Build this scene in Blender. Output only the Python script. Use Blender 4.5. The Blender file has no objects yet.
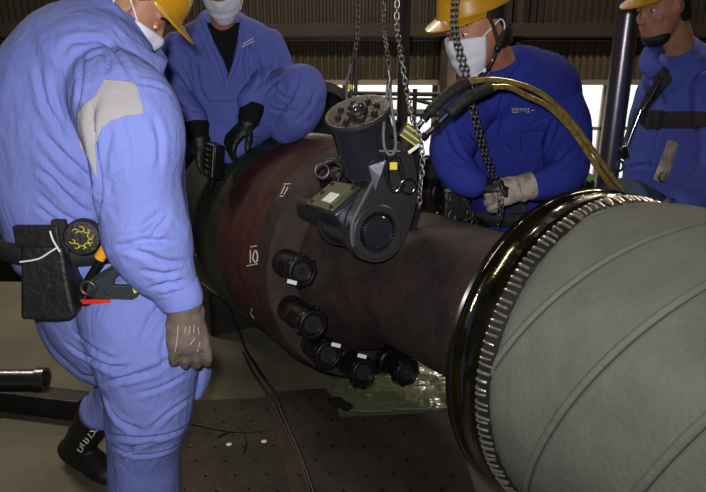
import bpy, bmesh, math, random
import numpy as np
from mathutils import Vector, Matrix, noise
from mathutils.bvhtree import BVHTree

C = bpy.context.scene.collection
SC = bpy.context.scene
R = math.radians
V = Vector
random.seed(7)

# ------------------------------------------------------------------ camera, world, lights, exposure
FPX, PITCH, EYE = 620.0, R(18), 1.52
cam_d = bpy.data.cameras.new('camera'); cam = bpy.data.objects.new('camera', cam_d); C.objects.link(cam)
cam.location = (0, 0, EYE); cam.rotation_euler = (R(90) - PITCH, 0, 0)
cam_d.sensor_fit = 'HORIZONTAL'; cam_d.sensor_width = 36.0; cam_d.lens = FPX * 36.0 / 706.0
cam_d.clip_start = 0.02; cam_d.clip_end = 200
SC.camera = cam
SC.view_settings.view_transform = 'Standard'; SC.view_settings.look = 'None'
SC.view_settings.gamma = 1.0; SC.view_settings.use_curve_mapping = False
SC.view_settings.exposure = 0.0

w = bpy.data.worlds.new('overcast_sky'); SC.world = w; w.use_nodes = True
wn = w.node_tree.nodes; wn['Background'].inputs[0].default_value = (0.93, 0.96, 1.0, 1); wn['Background'].inputs[1].default_value = 2.6

fl = bpy.data.lights.new('flash', 'AREA'); fl.shape = 'DISK'; fl.size = 0.05; fl.energy = 16.0; fl.color = (1.0, 0.97, 0.93); fl.spread = R(125)
flo = bpy.data.objects.new('flash', fl); C.objects.link(flo)
flo.location = (-0.04, 0.0, EYE + 0.07); flo.rotation_euler = (R(90) - PITCH + R(2), 0, R(6))
for i, (lx, ly) in enumerate(((-3.5, 4.5), (3.5, 4.5), (0, 7.2))):
    hl = bpy.data.lights.new('hall_fill', 'AREA'); hl.shape = 'RECTANGLE'; hl.size = 2.4; hl.size_y = 0.3; hl.energy = 140; hl.color = (1.0, 0.86, 0.66)  # unseen fill lamps, added to brighten the dark hall and back wall
    ho = bpy.data.objects.new('hall_fill', hl); C.objects.link(ho); ho.location = (lx, ly, 4.7)

# ------------------------------------------------------------------ pixel geometry helpers
def at(px, py, Y):
    v = (246.0 - py) / FPX; c, s = math.cos(PITCH), math.sin(PITCH)
    d = V(((px - 353.0) / FPX, c + s * v, -s + c * v))
    t = Y / d.y
    return V((0, 0, EYE)) + d * t
def ray(px, py):
    v = (246.0 - py) / FPX; c, s = math.cos(PITCH), math.sin(PITCH)
    return V(((px - 353.0) / FPX, c + s * v, -s + c * v)).normalized()
def on_floor(px, py, z=0.0):
    d = ray(px, py); return V((0, 0, EYE)) + d * ((z - EYE) / d.z)
CAM = V((0, 0, EYE))

# ------------------------------------------------------------------ materials
def lin(c):
    return tuple(((x / 255.0) / 12.92 if x / 255.0 <= 0.04045 else ((x / 255.0 + 0.055) / 1.055) ** 2.4) for x in c) + (1,)
def mat(name, col, rough=0.6, metal=0.0, col2=None, nscale=8, bump=0.0, bscale=60, detail=6, spec=0.5, contrast=0.5, coat=0.0, thr=0.5, sheen=0.0, rough2=None):
    m = bpy.data.materials.new(name); m.use_nodes = True
    nt = m.node_tree; N = nt.nodes; L = nt.links; b = N['Principled BSDF']
    b.inputs['Base Color'].default_value = lin(col); b.inputs['Roughness'].default_value = rough
    b.inputs['Metallic'].default_value = metal; b.inputs['Specular IOR Level'].default_value = spec
    b.inputs['Coat Weight'].default_value = coat; b.inputs['Sheen Weight'].default_value = sheen
    tc = N.new('ShaderNodeTexCoord')
    if col2 is not None:
        n = N.new('ShaderNodeTexNoise'); n.inputs['Scale'].default_value = nscale; n.inputs['Detail'].default_value = detail; n.inputs['Roughness'].default_value = 0.62
        r = N.new('ShaderNodeValToRGB'); r.color_ramp.elements[0].position = thr - contrast * 0.35; r.color_ramp.elements[1].position = thr + contrast * 0.35
        r.color_ramp.elements[0].color = lin(col); r.color_ramp.elements[1].color = lin(col2)
        L.new(tc.outputs['Object'], n.inputs['Vector']); L.new(n.outputs['Fac'], r.inputs['Fac']); L.new(r.outputs['Color'], b.inputs['Base Color'])
        if rough2 is not None:
            mr = N.new('ShaderNodeMapRange'); mr.inputs['From Min'].default_value = 0.35; mr.inputs['From Max'].default_value = 0.65
            mr.inputs['To Min'].default_value = rough; mr.inputs['To Max'].default_value = rough2
            L.new(n.outputs['Fac'], mr.inputs['Value']); L.new(mr.outputs['Result'], b.inputs['Roughness'])
    if bump > 0:
        n2 = N.new('ShaderNodeTexNoise'); n2.inputs['Scale'].default_value = bscale; n2.inputs['Detail'].default_value = 5; n2.inputs['Roughness'].default_value = 0.6
        bp = N.new('ShaderNodeBump'); bp.inputs['Strength'].default_value = bump; bp.inputs['Distance'].default_value = 0.01
        L.new(tc.outputs['Object'], n2.inputs['Vector']); L.new(n2.outputs['Fac'], bp.inputs['Height']); L.new(bp.outputs['Normal'], b.inputs['Normal'])
    return m
def cloth(name, col, col2):
    m = mat(name, col, 0.85, col2=col2, nscale=5, spec=0.2, contrast=0.9, sheen=0.0)
    nt = m.node_tree; N = nt.nodes; L = nt.links; b = N['Principled BSDF']; tc = [n for n in N if n.type == 'TEX_COORD'][0]
    a = N.new('ShaderNodeTexNoise'); a.inputs['Scale'].default_value = 14; a.inputs['Detail'].default_value = 4; a.inputs['Distortion'].default_value = 1.6
    mp = N.new('ShaderNodeMapping'); mp.inputs['Scale'].default_value = (1.0, 1.0, 0.45); mp.inputs['Rotation'].default_value = (0.2, 0.5, 0.0)
    L.new(tc.outputs['Object'], mp.inputs['Vector']); L.new(mp.outputs['Vector'], a.inputs['Vector'])
    f = N.new('ShaderNodeTexNoise'); f.inputs['Scale'].default_value = 420; L.new(tc.outputs['Object'], f.inputs['Vector'])
    b1 = N.new('ShaderNodeBump'); b1.inputs['Strength'].default_value = 0.3; b1.inputs['Distance'].default_value = 0.03
    b2 = N.new('ShaderNodeBump'); b2.inputs['Strength'].default_value = 0.15; b2.inputs['Distance'].default_value = 0.002
    L.new(a.outputs['Fac'], b1.inputs['Height']); L.new(f.outputs['Fac'], b2.inputs['Height']); L.new(b1.outputs['Normal'], b2.inputs['Normal']); L.new(b2.outputs['Normal'], b.inputs['Normal'])
    return m

M = {}
M['light_blue'] = cloth('light_blue_cotton', (110, 123, 196), (124, 136, 208))
M['mid_blue'] = cloth('blue_cotton', (86, 98, 178), (98, 110, 190))
M['navy'] = cloth('navy_cotton', (36, 46, 136), (46, 56, 150))
M['harness_blue'] = cloth('faded_blue_cotton', (70, 84, 168), (84, 98, 182))
M['patch'] = cloth('grey_cotton', (150, 148, 156), (162, 160, 166))
M['black_cloth'] = mat('black_knit', (20, 20, 25), 0.9, bump=0.4, bscale=200, spec=0.2)
M['webbing'] = mat('black_webbing', (24, 23, 25), 0.75, col2=(34, 32, 34), nscale=30, bump=0.3, bscale=300)
M['brown_web'] = mat('brown_black_webbing', (52, 44, 44), 0.8, col2=(36, 30, 32), nscale=30, bump=0.3, bscale=300)
M['skin'] = mat('skin', (176, 128, 106), 0.55, col2=(158, 104, 84), nscale=14, bump=0.08, bscale=90)
M['hair'] = mat('black_hair', (20, 17, 16), 0.6, bump=0.5, bscale=150)
M['maskw'] = mat('white_mask_fleece', (214, 216, 232), 0.9, bump=0.15, bscale=180)
M['strapw'] = mat('white_elastic', (225, 225, 230), 0.8)
M['helmet'] = mat('mustard_helmet_plastic', (196, 146, 30), 0.35, col2=(176, 126, 22), nscale=10, coat=0.3)
M['leather'] = mat('grey_brown_leather', (112, 98, 92), 0.75, col2=(80, 68, 64), nscale=22, bump=0.5, bscale=45)
M['leather_grey'] = mat('dirty_grey_leather', (186, 174, 164), 0.85, col2=(120, 106, 100), nscale=20, bump=0.5, bscale=50)
M['stitch'] = mat('pale_stitching', (190, 170, 150), 0.8)
M['black_leather'] = mat('black_leather', (22, 22, 24), 0.5, col2=(30, 30, 32), nscale=30, bump=0.4, bscale=60)
M['boot'] = mat('black_rubber', (20, 20, 22), 0.6, bump=0.2, bscale=30)
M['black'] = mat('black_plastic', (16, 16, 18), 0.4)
M['rust'] = mat('red_brown_primer_steel', (78, 36, 35), 0.72, col2=(24, 18, 19), nscale=11, bump=0.5, bscale=30, detail=12, contrast=0.55, thr=0.54, rough2=0.85, spec=0.3)
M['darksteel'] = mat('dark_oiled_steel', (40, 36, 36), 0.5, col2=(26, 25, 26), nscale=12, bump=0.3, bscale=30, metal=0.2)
M['greensteel'] = mat('dark_green_black_paint', (46, 52, 44), 0.45, col2=(28, 31, 28), nscale=6, bump=0.25, bscale=24)
M['neck'] = mat('brown_steel_neck', (58, 43, 42), 0.72, col2=(26, 21, 23), nscale=7, bump=0.5, bscale=22, detail=9, spec=0.35)
M['nut'] = mat('black_oxide_steel', (30, 28, 31), 0.42, metal=0.5, bump=0.15, bscale=60)
M['nutface'] = mat('worn_black_steel', (58, 58, 62), 0.4, metal=0.6, bump=0.2, bscale=90)
M['chrome'] = mat('polished_steel', (150, 152, 165), 0.16, metal=1.0, bump=0.05, bscale=10)
M['toolblack'] = mat('glossy_black_tool_steel', (66, 70, 84), 0.24, metal=0.75, bump=0.14, bscale=14, coat=0.4)
M['toolgrey'] = mat('grey_tool_steel', (88, 85, 88), 0.4, metal=0.8, bump=0.15, bscale=60)
M['foil'] = mat('bright_worn_steel', (140, 143, 158), 0.36, metal=0.8, bump=0.2, bscale=40)
M['olive_metal'] = mat('olive_label_metal', (88, 92, 58), 0.4, metal=0.5)
M['yellow'] = mat('yellow_tag', (214, 190, 36), 0.5)
M['lime'] = mat('lime_yellow_plastic', (200, 226, 40), 0.4)
M['orange_yellow'] = mat('orange_yellow_tape', (222, 160, 40), 0.5)
M['red'] = mat('red_rubber_grip', (216, 44, 34), 0.5)
M['chain'] = mat('galvanised_chain', (150, 148, 146), 0.35, metal=0.9)
M['chain_dark'] = mat('dark_steel_chain', (100, 98, 100), 0.4, metal=0.9)
M['rope'] = mat('grey_wire_rope', (120, 116, 116), 0.5, metal=0.5, bump=0.5, bscale=220)
M['brass_hose'] = mat('gold_clear_hose', (206, 182, 100), 0.25, col2=(120, 98, 44), nscale=90, metal=0.55, coat=0.5)
M['hose_sleeve'] = mat('black_ribbed_rubber', (30, 30, 34), 0.6, bump=0.5, bscale=80)
M['cable'] = mat('black_cable', (22, 20, 20), 0.5)
M['tagw'] = mat('white_tag', (228, 228, 224), 0.6)
M['chalk'] = mat('white_chalk', (205, 196, 192), 0.95)
M['chalk_dull'] = mat('worn_white_chalk', (150, 138, 136), 0.95)
M['canvas'] = mat('grey_green_canvas_wrap', (98, 102, 92), 0.82, col2=(74, 78, 70), nscale=9, bump=0.3, bscale=90, detail=12, contrast=0.9)
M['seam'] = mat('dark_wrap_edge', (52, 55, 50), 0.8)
M['rim'] = mat('dark_gold_glossy_rim', (70, 66, 40), 0.14, col2=(30, 30, 24), nscale=9, metal=0.9, bump=0.35, bscale=9, coat=0.6)
M['rim_edge'] = mat('black_glossy_rim_edge', (40, 38, 34), 0.2, metal=0.8, coat=0.5)
M['lacing'] = mat('silver_gathered_foil', (182, 178, 170), 0.3, metal=0.85, bump=0.2, bscale=60)
M['gasket'] = mat('black_band', (24, 24, 22), 0.5)
M['platform'] = mat('painted_concrete_floor', (98, 92, 76), 0.6, col2=(72, 72, 62), nscale=3, bump=0.15, bscale=25, detail=9)
M['plate'] = mat('rusty_brown_plate', (64, 54, 46), 0.6, col2=(40, 34, 30), nscale=5, bump=0.3, bscale=30, detail=9, metal=0.2)
M['sheet'] = mat('olive_plastic_sheet', (104, 106, 76), 0.3, col2=(66, 84, 52), nscale=8, bump=0.6, bscale=18, coat=0.5)
M['pipe'] = mat('brushed_pipe_steel', (120, 118, 124), 0.3, metal=0.9, bump=0.05, bscale=30)
M['wallpanel'] = mat('brown_corrugated_steel', (112, 100, 82), 0.6, col2=(96, 84, 68), nscale=2)
M['beam'] = mat('dark_brown_steel', (58, 46, 40), 0.6, col2=(44, 36, 32), nscale=3)
M['framelight'] = mat('pale_window_frame', (150, 136, 122), 0.5)
M['framedark'] = mat('dark_window_frame', (60, 54, 52), 0.5)
M['hall'] = mat('hall_grey_wall', (84, 76, 68), 0.8, col2=(72, 66, 60), nscale=1)
M['hallfloor'] = mat('hall_concrete', (74, 70, 64), 0.8, col2=(60, 58, 54), nscale=1)
M['green'] = mat('green_painted_steel', (62, 92, 60), 0.5, col2=(50, 76, 50), nscale=6)
M['greyplastic'] = mat('dark_grey_steel_tool', (70, 76, 82), 0.4, metal=0.5, bump=0.1, bscale=60)
M['oldblue'] = cloth('grey_blue_canvas', (92, 104, 132), (80, 92, 118))
gl = bpy.data.materials.new('window_glass'); gl.use_nodes = True; gb = gl.node_tree.nodes['Principled BSDF']
gb.inputs['Base Color'].default_value = (0.95, 0.98, 1, 1); gb.inputs['Roughness'].default_value = 0.0; gb.inputs['Alpha'].default_value = 0.12; M['glass'] = gl

# ------------------------------------------------------------------ objects and parenting
def root_of(o):
    p = V((0, 0, 0))
    while o is not None: p = p + o.location; o = o.parent
    return p
def tag(o, label, cat, group=None):
    o['label'] = label; o['category'] = cat
    if group: o['group'] = group
    return o
def thing(name, label, cat, loc, group=None):
    o = bpy.data.objects.new(name, None); C.objects.link(o); o.location = loc; o.empty_display_size = 0.05
    return tag(o, label, cat, group)
def link_mesh(name, me, m, parent=None, smooth=True, base=None):
    """me has world coordinates; the object origin is its parent's, or BASE"""
    o = bpy.data.objects.new(name, me); C.objects.link(o)
    off = root_of(parent) if parent is not None else (V(base) if base is not None else V((0, 0, 0)))
    if off.length > 0: me.transform(Matrix.Translation(-off))
    if parent is not None: o.parent = parent
    else: o.location = off
    if m is not None: me.materials.append(m)
    if smooth:
        me.polygons.foreach_set('use_smooth', [True] * len(me.polygons))
    return o

class MB:
    """collects closed shapes in world coordinates"""
    def __init__(s): s.v = []; s.f = []
    def add(s, vs, fs):
        k = len(s.v); s.v += [tuple(x) for x in vs]; s.f += [tuple(i + k for i in f) for f in fs]; return s
    def mesh(s, name='m'):
        me = bpy.data.meshes.new(name); me.from_pydata(s.v, [], s.f); me.update(); me.validate(); return me
    def build(s, name, m, parent=None, smooth=True, bevel=0, base=None, auto=True, seg=2):
        me = s.mesh(name); o = link_mesh(name, me, m, parent, smooth, base)
        if bevel:
            b = o.modifiers.new('bevel', 'BEVEL'); b.width = bevel; b.segments = seg; b.limit_method = 'ANGLE'; b.angle_limit = R(40)
        if smooth and auto:
            try: me.set_sharp_from_angle(angle=R(38))
            except Exception: pass
        return o
    def bvh(s): return BVHTree.FromPolygons([V(x) for x in s.v], s.f)
    # --- shapes
    def ring_stack(s, rings, cap0=True, cap1=True):
        n = len(rings[0]); vs = [p for r in rings for p in r]; fs = []
        for i in range(len(rings) - 1):
            for j in range(n):
                a = i * n + j; b = i * n + (j + 1) % n; fs.append((a, b, b + n, a + n))
        if cap0: fs.append(tuple(range(n - 1, -1, -1)))
        if cap1: k = (len(rings) - 1) * n; fs.append(tuple(range(k, k + n)))
        return s.add(vs, fs)
    def box(s, c, sx, sy, sz, X=(1, 0, 0), Y=(0, 1, 0), Z=(0, 0, 1)):
        c = V(c); X = V(X) * sx / 2; Y = V(Y) * sy / 2; Z = V(Z) * sz / 2
        vs = [c + X * a + Y * b + Z * d for d in (-1, 1) for b in (-1, 1) for a in (-1, 1)]
        return s.add(vs, [(0, 2, 3, 1), (4, 5, 7, 6), (0, 1, 5, 4), (2, 6, 7, 3), (0, 4, 6, 2), (1, 3, 7, 5)])
    def cyl(s, p0, p1, r0, r1=None, n=24):
        return s.lathe(p0, V(p1) - V(p0), [(0, r0), ((V(p1) - V(p0)).length, r0 if r1 is None else r1)], n)
    def lathe(s, o, ax, prof, n=48, closed=False, a0=0.0):
        o = V(o); ax = V(ax).normalized(); u, w_ = perp(ax)
        rings = []
        for d, r in prof:
            rings.append([o + ax * d + u * (r * math.cos(a0 + 2 * math.pi * j / n)) + w_ * (r * math.sin(a0 + 2 * math.pi * j / n)) for j in range(n)])
        if closed:
            m = len(rings); vs = [p for r in rings for p in r]; fs = []
            for i in range(m):
                for j in range(n):
                    a = i * n + j; b = i * n + (j + 1) % n; c = ((i + 1) % m) * n
                    fs.append((a, b, c + (j + 1) % n, c + j))
            return s.add(vs, fs)
        return s.ring_stack(rings)
    def tube(s, pts, r, n=10, sub=0, rfun=None):
        pts = [V(p) for p in pts]
        if sub: pts = smooth_path(pts, sub)
        rings = []; u = None
        for i, p in enumerate(pts):
            t = (pts[min(i + 1, len(pts) - 1)] - pts[max(i - 1, 0)])
            t = t.normalized() if t.length > 1e-9 else V((0, 0, 1))
            if u is None: u, w_ = perp(t)
            else:
                u = (u - t * u.dot(t)); u = u.normalized() if u.length > 1e-6 else perp(t)[0]
                w_ = t.cross(u)
            rr = r if rfun is None else rfun(i / max(1, len(pts) - 1))
            rings.append([p + u * (rr * math.cos(2 * math.pi * j / n)) + w_ * (rr * math.sin(2 * math.pi * j / n)) for j in range(n)])
        return s.ring_stack(rings)
    def torus(s, c, ax, R0, r, n=24, m=10, sx=1.0, ux=None):
        c = V(c); ax = V(ax).normalized(); u, w_ = perp(ax)
        if ux is not None: u = (V(ux) - ax * V(ux).dot(ax)).normalized(); w_ = ax.cross(u)
        vs = []; fs = []
        for i in range(n):
            a = 2 * math.pi * i / n; d = u * math.cos(a) + w_ * math.sin(a); ctr = c + u * (R0 * math.cos(a) * sx) + w_ * (R0 * math.sin(a))
            for j in range(m):
                b = 2 * math.pi * j / m; vs.append(ctr + d * (r * math.cos(b)) + ax * (r * math.sin(b)))
        for i in range(n):
            for j in range(m):
                fs.append((i * m + j, ((i + 1) % n) * m + j, ((i + 1) % n) * m + (j + 1) % m, i * m + (j + 1) % m))
        return s.add(vs, fs)
    def ell(s, c, rx, ry, rz, X=(1, 0, 0), Y=(0, 1, 0), Z=(0, 0, 1), n=20, m=12):
        c = V(c); X, Y, Z = V(X), V(Y), V(Z); rings = []
        for i in range(1, m):
            t = math.pi * i / m
            rings.append([c - Z * (rz * math.cos(t)) + X * (rx * math.sin(t) * math.cos(2 * math.pi * j / n)) + Y * (ry * math.sin(t) * math.sin(2 * math.pi * j / n)) for j in range(n)])
        return s.ring_stack(rings)
    def loft(s, secs, side=None, n=24, sub=4, cap=0.6):
        """secs: (centre, ra, rb); ra lies along SIDE, rb across it"""
        P = [V(q[0]) for q in secs]; A = [q[1] for q in secs]; B = [q[2] if len(q) > 2 else q[1] for q in secs]
        if sub: P, A, B = smooth_path(P, sub), smooth_vals(A, sub), smooth_vals(B, sub)
        t0 = (P[1] - P[0]).normalized(); t1 = (P[-1] - P[-2]).normalized()
        for sc, d in ((0.8, 0.35), (0.45, 0.55)):
            ra, rb = A[0 if d == 0.35 else 1], B[0 if d == 0.35 else 1]
        a0, b0, a1, b1, p0, p1 = A[0], B[0], A[-1], B[-1], P[0], P[-1]
        k0 = min(a0, b0) * cap; k1 = min(a1, b1) * cap
        P = [p0 - t0 * k0, p0 - t0 * k0 * 0.65] + P + [p1 + t1 * k1 * 0.65, p1 + t1 * k1]
        A = [a0 * .45, a0 * .82] + A + [a1 * .82, a1 * .45]; B = [b0 * .45, b0 * .82] + B + [b1 * .82, b1 * .45]
        rings = []; u = None
        for i, p in enumerate(P):
            t = (P[min(i + 1, len(P) - 1)] - P[max(i - 1, 0)]).normalized()
            if side is not None: u = V(side); u = (u - t * u.dot(t)).normalized()
            elif u is None: u = perp(t)[0]
            else: u = (u - t * u.dot(t)).normalized()
            w_ = t.cross(u)
            rings.append([p + u * (A[i] * math.cos(2 * math.pi * j / n)) + w_ * (B[i] * math.sin(2 * math.pi * j / n)) for j in range(n)])
        return s.ring_stack(rings)

def perp(t):
    t = V(t).normalized(); r = V((0, 0, 1)) if abs(t.z) < 0.9 else V((1, 0, 0))
    u = t.cross(r).normalized(); return u, t.cross(u)
def cr(a, b, c, d, t):
    return 0.5 * ((2 * b) + (c - a) * t + (2 * a - 5 * b + 4 * c - d) * t * t + (3 * b - a - 3 * c + d) * t ** 3)
def smooth_path(P, sub):
    out = []
    for i in range(len(P) - 1):
        a = P[max(i - 1, 0)]; b = P[i]; c = P[i + 1]; d = P[min(i + 2, len(P) - 1)]
        for k in range(sub): out.append(cr(a, b, c, d, k / sub))
    out.append(P[-1]); return out
smooth_vals = smooth_path

# ------------------------------------------------------------------ one continuous skin from overlapping volumes
def fuse(mb, voxel=0.007, smooth=4, name='m'):
    me = mb.mesh('tmp'); o = bpy.data.objects.new('tmp', me); C.objects.link(o)
    r = o.modifiers.new('r', 'REMESH'); r.mode = 'VOXEL'; r.voxel_size = voxel
    if smooth: sm = o.modifiers.new('s', 'SMOOTH'); sm.factor = 0.5; sm.iterations = smooth
    dg = bpy.context.evaluated_depsgraph_get(); dg.update()
    out = bpy.data.meshes.new_from_object(o.evaluated_get(dg)); out.name = name
    bpy.data.objects.remove(o); bpy.data.meshes.remove(me)
    out.materials.clear()
    return out
def arr(me):
    a = np.empty(len(me.vertices) * 3); me.vertices.foreach_get('co', a); return a.reshape(-1, 3)
def setarr(me, a):
    me.vertices.foreach_set('co', a.ravel()); me.update()
def norms(me):
    a = np.empty(len(me.vertices) * 3); me.vertex_normals.foreach_get('vector', a); return a.reshape(-1, 3)
def bvh_of(me):
    return BVHTree.FromPolygons([v.co for v in me.vertices], [tuple(p.vertices) for p in me.polygons])
def mb_of(me):
    b = MB(); b.v = [tuple(v.co) for v in me.vertices]; b.f = [tuple(p.vertices) for p in me.polygons]; return b
def ruffle(me, amp=0.006, scale=9.0, seed=0.0, stretch=(1, 1, 1)):
    """broad soft cloth waves"""
    co = arr(me); no = norms(me); off = V((seed * 3.1, seed * 1.7, seed * 5.3)); d = np.empty(len(co))
    for i, p in enumerate(co):
        q = V((p[0] * stretch[0], p[1] * stretch[1], p[2] * stretch[2])) * scale + off
        a = noise.noise(q); b = noise.noise(q * 2.3 + V((5, 1, 2)))
        d[i] = a * 1.1 + b * 0.35
    setarr(me, co + no * (d * amp)[:, None])
def folds(me, lines):
    """lines: (pixel polyline, half width m, depth m) creased into the surface seen from the photo's side"""
    tree = bvh_of(me); co = arr(me); no = norms(me); dis = np.zeros(len(co))
    for poly, wd, dp in lines:
        pts = []
        pl = smooth_path([V((a, b, 0)) for a, b in poly], 4)
        for i in range(len(pl) - 1):
            k = max(1, int((pl[i + 1] - pl[i]).length / 2))
            for j in range(k):
                q = pl[i].lerp(pl[i + 1], j / k); h = tree.ray_cast(CAM, ray(q.x, q.y))[0]
                if h is not None: pts.append((h.x, h.y, h.z))
        if len(pts) < 2: continue
        P = np.array(pts); n = len(P); tt = np.linspace(0, 1, n); env = np.clip(np.minimum(tt, 1 - tt) * 5, 0.15, 1)
        lo = P.min(0) - wd * 5; hi = P.max(0) + wd * 5
        idx = np.where(((co > lo) & (co < hi)).all(1))[0]
        if not len(idx): continue
        D = np.linalg.norm(co[idx][:, None, :] - P[None], axis=2); k = D.argmin(1); d = D[np.arange(len(idx)), k] / wd
        dis[idx] += env[k] * dp * (-1.15 * np.exp(-d * d) + 0.5 * np.exp(-((d - 2.1) / 1.3) ** 2))
    setarr(me, co + no * dis[:, None])

def inside(poly, x, y):
    c = False; n = len(poly); j = n - 1
    for i in range(n):
        xi, yi = poly[i]; xj, yj = poly[j]
        if (yi > y) != (yj > y) and x < (xj - xi) * (y - yi) / (yj - yi) + xi: c = not c
        j = i
    return c
def patch(poly, tree, thick=0.003, step=1.2, lift=0.001, jump=0.03):
    """a piece of stuff laid on the surface, its outline seen at POLY; a closed shell"""
    x0 = min(p[0] for p in poly); x1 = max(p[0] for p in poly); y0 = min(p[1] for p in poly); y1 = max(p[1] for p in poly)
    nx = int((x1 - x0) / step) + 2; ny = int((y1 - y0) / step) + 2; g = {}; vs = []; top = []
    def vert(i, j):
        if (i, j) in g: return g[(i, j)]
        h = tree.ray_cast(CAM, ray(x0 + i * step, y0 + j * step)); r = None
        if h[0] is not None:
            nn = h[1]
            if nn.dot(h[0] - CAM) > 0: nn = -nn
            r = len(vs); vs.append((h[0], nn))
        g[(i, j)] = r; return r
    fs = []
    for i in range(nx):
        for j in range(ny):
            if inside(poly, x0 + (i + .5) * step, y0 + (j + .5) * step):
                q = [vert(i, j), vert(i, j + 1), vert(i + 1, j + 1), vert(i + 1, j)]
                if None in q: continue
                if max((vs[a][0] - vs[b][0]).length for a in q for b in q) > jump: continue
                fs.append(tuple(q))
    b = MB(); n = len(vs)
    P = [p + m_ * (lift + thick) for p, m_ in vs] + [p + m_ * (lift - 0.002) for p, m_ in vs]
    allf = list(fs) + [tuple(x + n for x in reversed(f)) for f in fs]
    cnt = {}
    for f in fs:
        for k in range(4):
            e = (f[k], f[(k + 1) % 4]); cnt[e] = 1
    for (a, c_) in list(cnt):
        if (c_, a) not in cnt: allf.append((c_, a, a + n, c_ + n))
    return b.add(P, allf)
def strokes(polys, tree, wpx=1.0, lift=0.0015, sub=3, mb=None, flat=None):
    """painted or printed strokes that follow the surface; tubes of about WPX pixels"""
    b = mb or MB()
    for pl in polys:
        q = smooth_path([V((x, y, 0)) for x, y in pl], sub) if sub and len(pl) > 2 else [V((x, y, 0)) for x, y in pl]
        pts = []
        for p in q:
            h = tree.ray_cast(CAM, ray(p.x, p.y))
            if h[0] is None: continue
            pts.append(h[0] + (CAM - h[0]).normalized() * lift)
        if len(pts) < 2: continue
        r = wpx * 0.5 * (pts[0] - CAM).length / FPX
        b.tube(pts, r, n=6)
    return b
def band(tree, c, ax, h, off=0.006, th=0.006, n=72, ref=None, reach=0.6, a0=0, a1=2 * math.pi):
    """a strap round the body at C, across AX"""
    ax = V(ax).normalized(); u, w_ = perp(ax); rr = []
    full = abs(a1 - a0 - 2 * math.pi) < 1e-3; m = n if full else n + 1
    last = 0.15
    for k in range(m):
        a = a0 + (a1 - a0) * k / n; d = u * math.cos(a) + w_ * math.sin(a); row = []
        best = 0
        for q in (-.5, 0, .5):
            o = V(c) + ax * (q * h) + d * reach; hh = tree.ray_cast(o, -d, reach)
            if hh[0] is not None: best = max(best, (hh[0] - V(c) - ax * (q * h)).length)
        rr.append(best if best > 0 else last); last = rr[-1]
    rr = [(rr[(k - 1) % m] + rr[k] * 2 + rr[(k + 1) % m]) / 4 if full else rr[k] for k in range(m)]
    vs = []; fs = []
    for k in range(m):
        a = a0 + (a1 - a0) * k / n; d = u * math.cos(a) + w_ * math.sin(a)
        for q, e in ((-.5, off), (-.5, off + th), (.5, off + th), (.5, off)): vs.append(V(c) + ax * (q * h) + d * (rr[k] + e))
    for k in range(n):
        k2 = (k + 1) % m
        for j in range(4): fs.append((k * 4 + j, k * 4 + (j + 1) % 4, k2 * 4 + (j + 1) % 4, k2 * 4 + j))
    if not full: fs += [(3, 2, 1, 0), tuple((m - 1) * 4 + j for j in range(4))]
    return MB().add(vs, fs)

def copy_part(o, parent, loc=None, rot=None):
    c = o.copy(); C.objects.link(c); c.parent = parent
    if loc is not None: c.location = loc
    if rot is not None: c.rotation_mode = 'QUATERNION'; c.rotation_quaternion = rot
    return c
def chain(name, label, path, m, L=0.03, r=0.0035, wd=0.010, group=None):
    """hanging chain: each link a part; links alternate by a quarter turn"""
    path = [V(p) for p in path]
    if (path[0] - path[1]).length > .5: path = [path[0]] + [path[1] + V((0, 0, h)) for h in (.4, .12)] + path[1:]
    P = smooth_path(path, 8); t = thing(name, label, 'chain', P[-1], group)
    base = t.location.copy()
    b = MB(); pts = []
    for k in range(20):
        a = 2 * math.pi * k / 20; x = wd * math.cos(a) - 0; z = wd * math.sin(a)
        z += (L / 2 - wd) * (1 if math.sin(a) >= 0 else -1); pts.append(V((wd * math.cos(a), 0, z)))
    vs = []; fs = []
    for i, p in enumerate(pts):
        tt = (pts[(i + 1) % 20] - pts[i - 1]).normalized(); nn = V((0, 1, 0)); bb = tt.cross(nn)
        for j in range(6): vs.append(p + nn * (r * math.cos(math.pi * j / 3)) + bb * (r * math.sin(math.pi * j / 3)))
    for i in range(20):
        for j in range(6): fs.append((i * 6 + j, ((i + 1) % 20) * 6 + j, ((i + 1) % 20) * 6 + (j + 1) % 6, i * 6 + (j + 1) % 6))
    b.add(vs, fs); proto = None; pitch = L - 2.1 * r
    acc = 0; k = 0; i = 0; d_left = 0
    total = sum((P[i + 1] - P[i]).length for i in range(len(P) - 1)); n = max(1, int(total / pitch))
    cum = [0]
    for i in range(len(P) - 1): cum.append(cum[-1] + (P[i + 1] - P[i]).length)
    def point(s):
        s = min(max(s, 0), total); j = 0
        while j < len(cum) - 2 and cum[j + 1] < s: j += 1
        return P[j].lerp(P[j + 1], (s - cum[j]) / max(1e-9, cum[j + 1] - cum[j]))
    for k in range(n):
        p = point((k + .5) * pitch); q = point((k + .9) * pitch) - point((k + .1) * pitch)
        rot = V((0, 0, 1)).rotation_difference(q.normalized()) @ Matrix.Rotation(R(45 if k % 2 else -45) , 4, 'Z').to_quaternion()
        if proto is None:
            me = b.mesh('link'); me.materials.append(m); me.polygons.foreach_set('use_smooth', [True] * len(me.polygons))
            proto = bpy.data.objects.new('link', me); C.objects.link(proto); proto.parent = t; o = proto
        else: o = copy_part(proto, t)
        o.location = p - base; o.rotation_mode = 'QUATERNION'; o.rotation_quaternion = rot
    return t
def struct(o):
    o['kind'] = 'structure'; return o

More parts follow.
